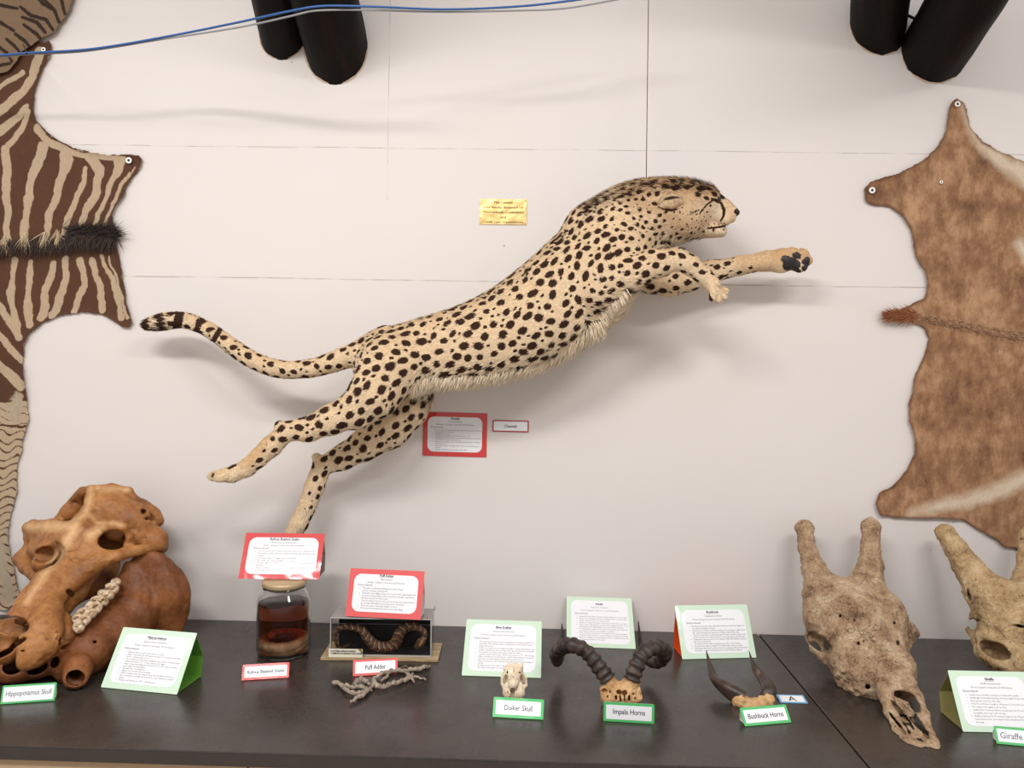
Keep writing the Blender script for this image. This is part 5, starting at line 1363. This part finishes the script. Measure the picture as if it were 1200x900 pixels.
LQ.l(va.outputs[0], LQ.t.nodes['Material Output'].inputs['Volume'])
zq = zat(705)-ZT; rl = RJ-.0040
mb = MB(); mb.lathe([(.001, .0075), (rl*.84, .0075), (rl*.96, .011), (rl, .020), (rl, zq-.001), (rl*.995, zq), (.001, zq)], (jx, jy, ZT), 48); mb.build('amber_liquid', LQ.m, t, True)
LID = plain('cream_metal_lid', srgb(190, 166, 128), .35, .06, Metallic=.3)
mb = MB(); mb.lathe([(.001, zl+.004), (RJ*.77, zl+.004), (RJ*.80, zl+.002), (RJ*.81, zl-.002), (RJ*.815, zl-.010), (RJ*.79, zl-.0115), (RJ*.785, zl-.008)], (jx, jy, ZT), 56); mb.build('screw_lid', LID, t, True)
SN = NT('pale_preserved_snake'); SN.set(Roughness=.6); SN.col(SN.ramp(SN.noise(30, 4), [(.35, srgb(160, 118, 80)), (.6, srgb(216, 186, 150))]))
pts = []
rad = []
for i in range(120):
    u = i/119; a = u*2*math.pi*1.9-2.4
    rr = rl-.0185+.002*math.sin(a*1.7)
    pts.append((jx+rr*math.cos(a)*(1 if u < .8 else 1-(u-.8)*2.2), jy+rr*math.sin(a)*(1 if u < .8 else 1-(u-.8)*2.2), ZT+.023+.024*u+.004*math.sin(a*.9)))
    rad.append(.0145*min(1, .25+u*6)*(1-max(0, u-.7)*1.3))
mb = MB(); mb.tube(pts, rad, 14); o = mb.build('preserved_snake', SN.m, None, True); tag(o, 'pale snake coiled at the bottom of the jar of amber liquid', 'snake')
zl_abs = ZT+zl+.0046
RB = ('Rufous Beaked Snake', 'Rhamphiophis oxyrhynchus', 'Snake Category: Venomous (Rear-fanged)', [['It is named for its hooked snout, which they use to dig burrows.'], ['This snake is diurnal, they are active during the day, and hunts small', 'animals.'], ['The female lay 8 - 17 eggs over several days.'], ['This snake can reach a length of 1.5 metres.'], ['They are rather uncommon, but it is found as far north as Kenya and', 'Ethiopia.'], ['Like all of these, it feeds on amphibians, lizards, small mammals and', 'birds snakes. They inject venom.']])
card('information_sheet', 'red-bordered printed sheet leaning back on the lid of the jar', 'sign', IC, [(290, 625), (378.5, 625.5), (374, 679.5), (279, 678.5)], 'red', RB, z=zl_abs, margin=.062, back='clear', backd=.35)
card('name_card', 'red-edged name card reading Rufous Beaked Snake in front of the jar', 'sign', NC, [(284.5, 780), (339.5, 776), (338.5, 794.5), (283, 798)], 'pink', big=('Rufous Beaked Snake', .0125, .88), margin=.05, gloss=False)

# ------------------------------------------------------------------ acrylic case with a puff adder
a = T(387, 771.5); b = T(505, 773.5); X = b-a; cw = np.linalg.norm(X); X /= cw; NB = np.array([-X[1], X[0], 0]); UZ = np.array([0, 0, 1.])
cd = .095; ch = P(446, 725, -a[1])[2]-ZT; zb = .008
def Wc(x, y, z): return a+X*x+NB*y+UZ*z
t = empty('snake_display_case', a); tag(t, 'clear box on a pale wooden base with a black back panel, behind the dried remains', 'display case')
def cbox(name, lo, hi, mat, parent, bev=.0008):
    V = [Wc(x, y, z) for z in (lo[2], hi[2]) for x, y in ((lo[0], lo[1]), (hi[0], lo[1]), (hi[0], hi[1]), (lo[0], hi[1]))]
    o = mk(name, V, [(0, 3, 2, 1), (4, 5, 6, 7), (0, 1, 5, 4), (1, 2, 6, 5), (2, 3, 7, 6), (3, 0, 4, 7)], mat, parent, False)
    if bev: bevel(o, bev, 2)
    return o
WD = NT('pale_wood'); WD.set(Roughness=.5)
mpp = WD.n('ShaderNodeMapping'); mpp.inputs['Scale'].default_value = (1, 9, 9); WD.l(WD.coord(), mpp.inputs[0])
WD.col(WD.ramp(WD.noise(14, 5, .6, mpp.outputs[0]), [(.35, srgb(150, 124, 88)), (.65, srgb(198, 172, 130))]))
cbox('wooden_base', (-.024, -.016, .0006), (cw+.022, cd+.02, zb), WD.m, t)
AC = NT('clear_acrylic'); AC.set(Roughness=.02); AC.b.inputs['Transmission Weight'].default_value = 1; AC.b.inputs['IOR'].default_value = 1.15; AC.col((.97, .98, .97, 1))
ACE = plain('acrylic_edge', srgb(168, 164, 158), .2, .03)
th = .003
cbox('front_pane', (th, 0, zb), (cw-th, th, ch-th), AC.m, t, 0)
cbox('side_pane', (0, 0, zb), (th, cd, ch-th), AC.m, t, 0); cbox('side_pane', (cw-th, 0, zb), (cw, cd, ch-th), AC.m, t, 0)
cbox('top_pane', (0, 0, ch-th), (cw, cd, ch), plain('hazy_acrylic_top', srgb(150, 142, 136), .15, .1), t)
BK = plain('black_backing', srgb(14, 12, 12), .7, .1)
cbox('black_back_panel', (.004, cd-.006, zb), (cw-.004, cd-.001, ch-th-.0004), BK, t)
cbox('black_floor_panel', (.004, .0035, zb), (cw-.004, cd-.007, zb+.003), BK, t)
for x in (-.0012, cw-.0022): cbox('edge_strip', (x, -.0012, zb), (x+.0034, .0016, ch), ACE, t, .0004)
cbox('edge_strip', (0, -.0014, ch-.0032), (cw, .001, ch+.0005), ACE, t, .0004)
cbox('edge_strip', (0, -.0014, zb), (cw, .001, zb+.005), ACE, t, .0004)
cbox('inner_edge', (.003, cd-.0075, ch*.60), (cw-.003, cd-.0065, ch*.60+.0012), ACE, t, 0)
mb = MB(); mb.lathe([(.001, .002), (.004, .0018), (.005, 0)], Wc(cw-.010, .012, ch+.0006), 16); mb.build('screw_head', METAL, t, True)
cbox('screw_post', (cw-.0005, cd-.004, ch-.002), (cw+.0015, cd-.001, ch+.010), METAL, t, 0)
# museum label stuck on the front
LB = plain('ivory_label', srgb(232, 224, 204), .5, .03)
x0, x1 = -.002, .094; z1 = P(400, 763.5, -a[1])[2]-ZT
z1 = .0325
cbox('paper_label', (x0, -.0128, .0086), (x1, -.0116, z1), LB, t, 0)
V, Fc = text_mesh('SOUTHERN AFRICAN SNAKES\nCOMMON OR AFRICAN PUFF ADDER', .0066, 'LEFT', 1.0, bold=.0003)
V = np.array([Wc(x0+.006+x*.80, -.0131, z1-.0085+y) for x, y, z in V]); mk('label_text', V, Fc, INK, t, False)
GT = plain('brown_tape', srgb(150, 116, 62), .4, .15)
V = [Wc(x, -.0134, z) for x, z in ((x1-.014, z1+.001), (x1-.003, z1+.001), (x1+.001, z1-.012), (x1-.002, z1-.012))]; mk('tape_corner', V, [(0, 1, 2, 3)], GT, t, False)
# the snake
PA = NT('puff_adder_scales'); PA.set(Roughness=.5)
c = PA.mix(threshold(PA, PA.math('ADD', PA.attr('band'), PA.math('MULTIPLY', PA.math('SUBTRACT', PA.noise(130, 4), .5), 2.2)), .25), srgb(88, 56, 36), srgb(170, 128, 90))
c = PA.mix(threshold(PA, PA.attr('dark'), .15), c, srgb(44, 28, 20)); PA.col(c)
vz = PA.n('ShaderNodeTexVoronoi'); vz.inputs['Scale'].default_value = 420; PA.l(PA.coord(), vz.inputs[0]); PA.bump(vz.outputs[0], .5, .001)
sd = -a[1]-.045
path = [(409, 755, .8, sd-.01), (400, 760, 1.6, sd-.01), (394, 753.5, 2.3, sd), (392.5, 743, 2.8, sd), (400, 735.5, 3.3, sd), (412, 734.5, 4.2, sd), (424, 738, 5.2, sd), (431, 748, 6, sd), (440, 756.5, 6.8, sd), (452, 759, 7.2, sd), (463, 754.5, 7, sd), (467, 745, 6.6, sd), (472, 737.5, 6, sd), (481, 733.5, 5.4, sd), (491, 735.5, 4.4, sd), (497.5, 742, 3.3, sd+.004), (496, 750, 3.0, sd+.012)]
c = catmull([np.array(p, float) for p in path], 14)
X3 = np.array([P(p[0], p[1], p[3]) for p in c]); R3 = np.array([p[2]*S(p[3]) for p in c])
mb = MB(); mb.tube(X3, R3, 18)
V = np.array(mb.v); m = len(c); ring = np.repeat(np.arange(m), 18); ang = np.tile(np.arange(18)*2*math.pi/18, m)
L = np.concatenate([[0], np.cumsum(np.linalg.norm(np.diff(X3, axis=0), axis=1))])[ring]; Rr = R3[ring]
off = V-X3[ring]; side = np.abs(off[:, 0]*0+np.linalg.norm(off[:, [0, 2]], axis=1))/Rr
ph = (L+side*.010)/.017
band = (np.abs((ph % 1)-.5)-.10)*6; dark = (np.abs(((ph+.30) % 1)-.5)-.10)*6+vnoise(V, .006, 4)*.9
sn = mk('puff_adder', V, mb.f, PA.m, None, True, {'band': band, 'dark': dark}); tag(sn, 'brown chevron-patterned snake posed in curves inside the clear case', 'snake')
hp = P(491, 754.5, sd+.016)
F = Field(hp-.03, hp+.03, .0012); F.chain([(496, 749, 3.0, sd+.012), (493, 752.5, 4.8, sd+.015), (488.5, 757.5, 3.4, sd+.016)], .004, dep=.6)
V, Q = F.mesh(); u = proj(V)
hd = mk('head', V, Q, PA.m, sn, True, {'band': seg_dist(u, [(496, 749), (492, 756)])-1., 'dark': 1+0*u[:, 0]})
PA_ = ('Puff Adder', 'Bitis arietans', 'Danger Category: Venomous (Cytotoxic)', [['They give a warning by inflating the body, hissing', 'and also carrying on being still.'], ['They have camouflage because the colour of the diagonally bands.'], ['They have hinged fangs in their mouth and can give a quick bite', 'which the speed of strike is fast.'], ['They are ambush hunters, they do not chase prey. It gives birth to', 'live young, Puff adders have between 20 - 40 young.'], ['They can reach a maximum length of 1.2 m.'], ['They use their head and the tail to lure camouflage.']])
card('information_sheet', 'pink-red bordered printed sheet leaning back on top of the snake case', 'sign', IC, [(412, 666), (496.5, 670), (493, 727), (404.5, 722.5)], 'pink', PA_, z=ZT+ch+.0016, margin=.07, back='white', backd=.35)
card('name_card', 'red-edged name card reading Puff Adder leaning before the snake case', 'sign', NC, [(415, 774), (466, 771.5), (466, 790), (413.5, 793)], 'pink', big=('Puff Adder', .017, .52), margin=.05)

# ------------------------------------------------------------------ dried remains
DR = NT('dried_scaly_skin'); DR.set(Roughness=.8)
v = DR.n('ShaderNodeTexVoronoi'); v.inputs['Scale'].default_value = 300; DR.l(DR.coord(), v.inputs[0])
DR.col(DR.mix(v.outputs[0], srgb(110, 92, 78), DR.ramp(DR.noise(60, 4), [(.35, srgb(150, 132, 114)), (.65, srgb(206, 190, 170))]))); DR.bump(v.outputs[0], .8, .002)
t = empty('dried_reptile_remains', T(440, 812)); tag(t, 'tangle of brittle grey dried reptile remains in front of the Puff Adder card', 'dried remains')
bits = [[(390, 802, 2.2), (400, 806, 2.8), (407, 813, 2.6), (421, 816, 2.8), (430, 812, 2)], [(393, 800.5, 1.4), (401, 804.5, 2), (413, 808, 2.4), (424, 806, 2)], [(411, 825, 1.6), (418, 821, 2.4), (426, 817, 2.6), (435, 808, 2.4), (437, 801, 1.4)], [(423, 793, .9), (428, 799, 1.3), (433, 805, 1.8)], [(437, 801, 3), (441, 807, 3.4), (448, 808.5, 3), (460, 805, 3), (470, 801.5, 2.8), (476, 799, 2.4), (479, 793, 1.6)],
        [(437, 798, 1.8), (446, 793.5, 2.6), (457, 790, 3), (473, 789, 3), (488, 787.5, 3), (497, 785, 2.6), (504, 782.5, 1.6)], [(446, 799, 1.4), (452, 797, 2), (455, 792, 1.8)], [(476, 791, 1.8), (481, 796, 2.4), (485.5, 801, 1)], [(478, 793, 2), (487, 795.5, 1.8), (494, 796, 1.2), (499, 798, 1.1)], [(415, 804, 3.2), (424, 801, 3.6), (431, 802.5, 2.6)], [(418, 808, 2.2), (427, 809, 2.6), (436, 811, 1.2)], [(469, 783.5, .5), (474, 781.5, .7), (479, 782.5, .4)], [(484, 790, 1.4), (480, 797, 1.6), (474, 799, 1.4)]]
for i, bt in enumerate(bits):
    c = catmull([np.array(p, float) for p in bt], 7); rs = random.Random(i)
    pts = []; rd = []
    for j, p in enumerate(c):
        r = max(.3, p[2])*.0024*(1+.18*math.sin(j*1.9+i)+rs.uniform(-.12, .12)); g = T(p[0], p[1]+1)
        pts.append(g+np.array([0, 0, max(r*1.05, .0012)+abs(math.sin(j*.35+i))*.004])); rd.append(r*.82)
    mb = MB(); mb.tube(pts, rd, 9); mb.build('dried_limb' if i % 2 else 'dried_skin_strip', DR.m, t, True)

# ------------------------------------------------------------------ remaining cards
DK = ('Blue Duiker', 'Philantomba monticola', 'Threat Category: Least Concern (IUCN Status)', [['The duiker gets its name from the Afrikaans word, which means for the', 'meaning of the animal\'s habit of darting into the thickets when', 'danger threatens.'], ['Duikers are active the morning but prefer to sleep during shade and', 'weather and whatever leaves forage of the day. The male feed repeatedly.'], ['The females are taller and heavier than the males.'], ['Only the males have horns, which can grow up to 7 - 18 cm long.'], ['Males and females have fur thorns, which they mark and sometimes', 'their faeces and/or glands which allow below the eye.'], ['They are browsers and mainly fruit, will eat berries and twigs of', 'shrubs.'], ['A single lamb is born after a gestation period.'], ['The ewes often gives at 2 months.']])
card('information_sheet', 'mint-bordered printed sheet standing behind the small cream skull', 'sign', IC, [(547, 725.5), (635.5, 729), (634, 795), (541, 792)], 'mint', DK, margin=.07)
IM = ('Impala', 'Aepyceros melampus', 'Threat Category: Least Concern (IUCN Status)', [['Impalas are fast runners, they can reach in high, and 10 m in length.'], ['They occupy both grassland & dense woodland habitats so that they can be', 'ready to shelter with ease of their herds.'], ['Impala rams make distinctive sounds and can make almost in water.'], ['They are the only antelope to touch other during both ruts, of tail', 'swishing the thoroughly guard as the rear of their territory.'], ['The ability/the animal is released from the glands when standing', 'warning the impala to stay together as a group.'], ['There is mostly not known to in herds that to run during a resting as a', 'great deal, while the dense area. The flanks of seeing out the bright.'], ['Lambs are usually born around Midday, as this is usually the safest time', 'given most predators are resting.']])
card('information_sheet', 'mint-bordered printed sheet standing against the wall behind the ridged curling horns', 'sign', IC, [(658.5, 700.5), (738.5, 699.5), (745, 761), (664, 758)], 'mint', IM, margin=.07)
BB = ('Bushbuck', 'Tragelaphus scriptus', 'Threat Category: Least Concern (IUCN Status)', [['Bushbuck are very shy, quiet, mammals that they are well camouflaged and', 'can swim through very well.'], ['Bushbuck are mostly nocturnal. Feeding in the evenings, at night and in', 'the early morning, and can also be fairly active in the day.'], ['There is a distinctive contest amongst the males, based on age as the', 'males reaches after they therefore come younger is dominance.'], ['Vegetation is the grassy trees for antelope with camouflaged, seasonal', 'like other bush thick.'], ['The horns of the males can grow up to 50 - 60 cm long.'], ['Females hide their young for 4 months after they are born.'], ['During the time that she nurses both her young, she will eat the dung of', 'the lamb, to leave and protect the scent which predators.']])
card('information_sheet', 'mint-bordered printed sheet with an orange back, behind the short keeled horns', 'sign', IC, [(792.5, 710), (873.5, 709), (886.5, 771), (799.5, 773)], 'mint', BB, margin=.07, back='orange', backd=.16)
HP = ('Hippopotamus', 'Hippopotamus amphibius', 'Threat Category: Vulnerable (IUCN Status)', [['Hippopotamus means river horse in Greek.'], ['Hippos travel at both sides up/down water life, and must eat twelve', 'hours of swims and is near.'], ['They mostly rest in the water during the day, and feed on land at night.', 'They eat between 30 - 60 kg of grass each night.'], ['Hippos have very high jaws, around 150 cm the calves and these', 'each other for intimidation.'], ['The bull size of a newborn.'], ['Hippos do not swim but can gallop.'], ['When resting in the day, hippos do go far the shallow and then', 'like a natural protecting, but is it can be seen off places of water', 'plants.'], ['A hippo and bull can be 1500 - 3200 kg each.']])
card('information_sheet', 'mint-bordered printed sheet with a green back, leaning before the huge orange-brown skull', 'sign', IC, [(145.8, 736), (230, 741.7), (207.4, 814.5), (118, 805.8)], 'mint', HP, margin=.07, back='green', backd=.42)
GF = ('Giraffe', 'Giraffa camelopardalis', 'Threat Category: Vulnerable (IUCN Status)', [['Giraffes run very swift, reaching up to sixty km/h quickly.'], ['Giraffes give birth whilst standing, and they weigh 100 kg at birth.'], ['Their gestation period is 450 days.'], ['When the calf is born it weighs in 100 kg, and is 1.8 m at the shoulder.'], ['The tongue of the giraffe is 45 cm long.'], ['Giraffes have 7 neck vertebrates (people also have 7), but', 'the giraffes can be up to 30 cm long.'], ['Giraffes only sleep for 30 minutes a day per day. They have', 'under their hooves, as are their marks around and into their', 'own way.']])
card('information_sheet', 'mint-bordered printed sheet at the right edge, before the ochre horned skull', 'sign', IC, [(1106, 787), (1206, 787.5), (1223, 860), (1128.5, 858)], 'mint', GF, margin=.07, back='olive', backd=.55)
card('name_card', 'glossy green-edged name card tucked under the front of the huge skull', 'sign', NC, [(3, 804.5), (67, 800), (64, 821.5), (0, 826)], 'green', big=('Hippopotamus Skull', .016, .9), margin=.035, ink=INK2)
card('name_card', 'green-edged name card reading Duiker Skull', 'sign', NC, [(579, 817), (637.5, 820.5), (636.5, 844), (577, 840.5)], 'green', big=('Duiker Skull', .0175, .62), margin=.055, gloss=False, backd=.2)
card('name_card', 'green-edged name card reading Impala Horns', 'sign', NC, [(707.5, 823.5), (767, 826), (766.5, 849), (707, 845.5)], 'green', big=('Impala Horns', .0175, .70), margin=.05, backd=.2)
card('name_card', 'green-edged name card reading Bushbuck Horns', 'sign', NC, [(866, 829.5), (920.5, 826), (927.5, 847), (873, 851.8)], 'green', big=('Bushbuck Horns', .0165, .84), margin=.05, backd=.2)
card('name_card', 'green-edged name card reading Giraffe, cut by the right edge', 'sign', NC, [(1163, 851), (1223, 856), (1227, 877.5), (1168, 872)], 'green', big=('Giraffe Skull', .0185, .88), margin=.05, ink=INK2)
card('letter_card', 'small blue-edged card with the letter A beside the bushbuck name card', 'sign', None, [(909, 814.2), (941.6, 814.8), (947.3, 824.8), (914.6, 824)], 'blue', big=('A', .030, .5), margin=.07, backd=.2)

# ------------------------------------------------------------------ brass plaque
BR_ = NT('brushed_brass'); BR_.set(Roughness=.3, Metallic=1.0); BR_.col(srgb(232, 200, 134))
BR_.bump(BR_.noise(20, 2), .25, .01)
A = P(562, 263, .001); B = P(617, 264, .001); C_ = P(562.5, 233, .001)
w = B[0]-A[0]; h = C_[2]-A[2]
t = empty('brass_plaque', A); tag(t, 'small engraved brass plaque on the wall above the leaping animal\'s back', 'plaque')
mb = MB(); mb.box((A[0], -.0030, A[2]), (A[0]+w, -.0005, A[2]+h)); o = mb.build('plate', BR_.m, t); bevel(o, .0006)
ENG = plain('engraved_letters', srgb(104, 66, 26), .5, .05)
TV = []; TF = []
for i, (s_, wd) in enumerate((('The Cheetah', .42), ('was kindly donated by', .86), ('Thornybush Collection', .88), ('and', .12), ('Lions Lab Taxidermy', .88))):
    V, Fc = text_mesh(s_, .0125, 'CENTER', bold=.0003); V[:, 0] *= wd*w/(V[:, 0].max()-V[:, 0].min())
    n = sum(len(q) for q in TV); TV.append(np.array([(A[0]+w/2+x, -.0034, A[2]+h*(.85-.19*i)-.002+y*.75) for x, y, z in V])); TF += [tuple(j+n for j in f) for f in Fc]
mk('engraved_text', np.concatenate(TV), TF, ENG, t, False)
for x in (.035, .965):
    for z in (.06, .94):
        mb = MB(); c = (A[0]+w*x, -.0030, A[2]+h*z); V = []
        for r_, y in ((.0018, 0), (.0014, -.0008), (.0004, -.0011)):
            for j in range(12): V.append((c[0]+r_*math.cos(j*.5236), c[1]+y, c[2]+r_*math.sin(j*.5236)))
        mb.add(V, [(i*12+j, i*12+(j+1) % 12, (i+1)*12+(j+1) % 12, (i+1)*12+j) for i in range(2) for j in range(12)]+[tuple(24+j for j in range(12))]); mb.build('pin', ENG, t)
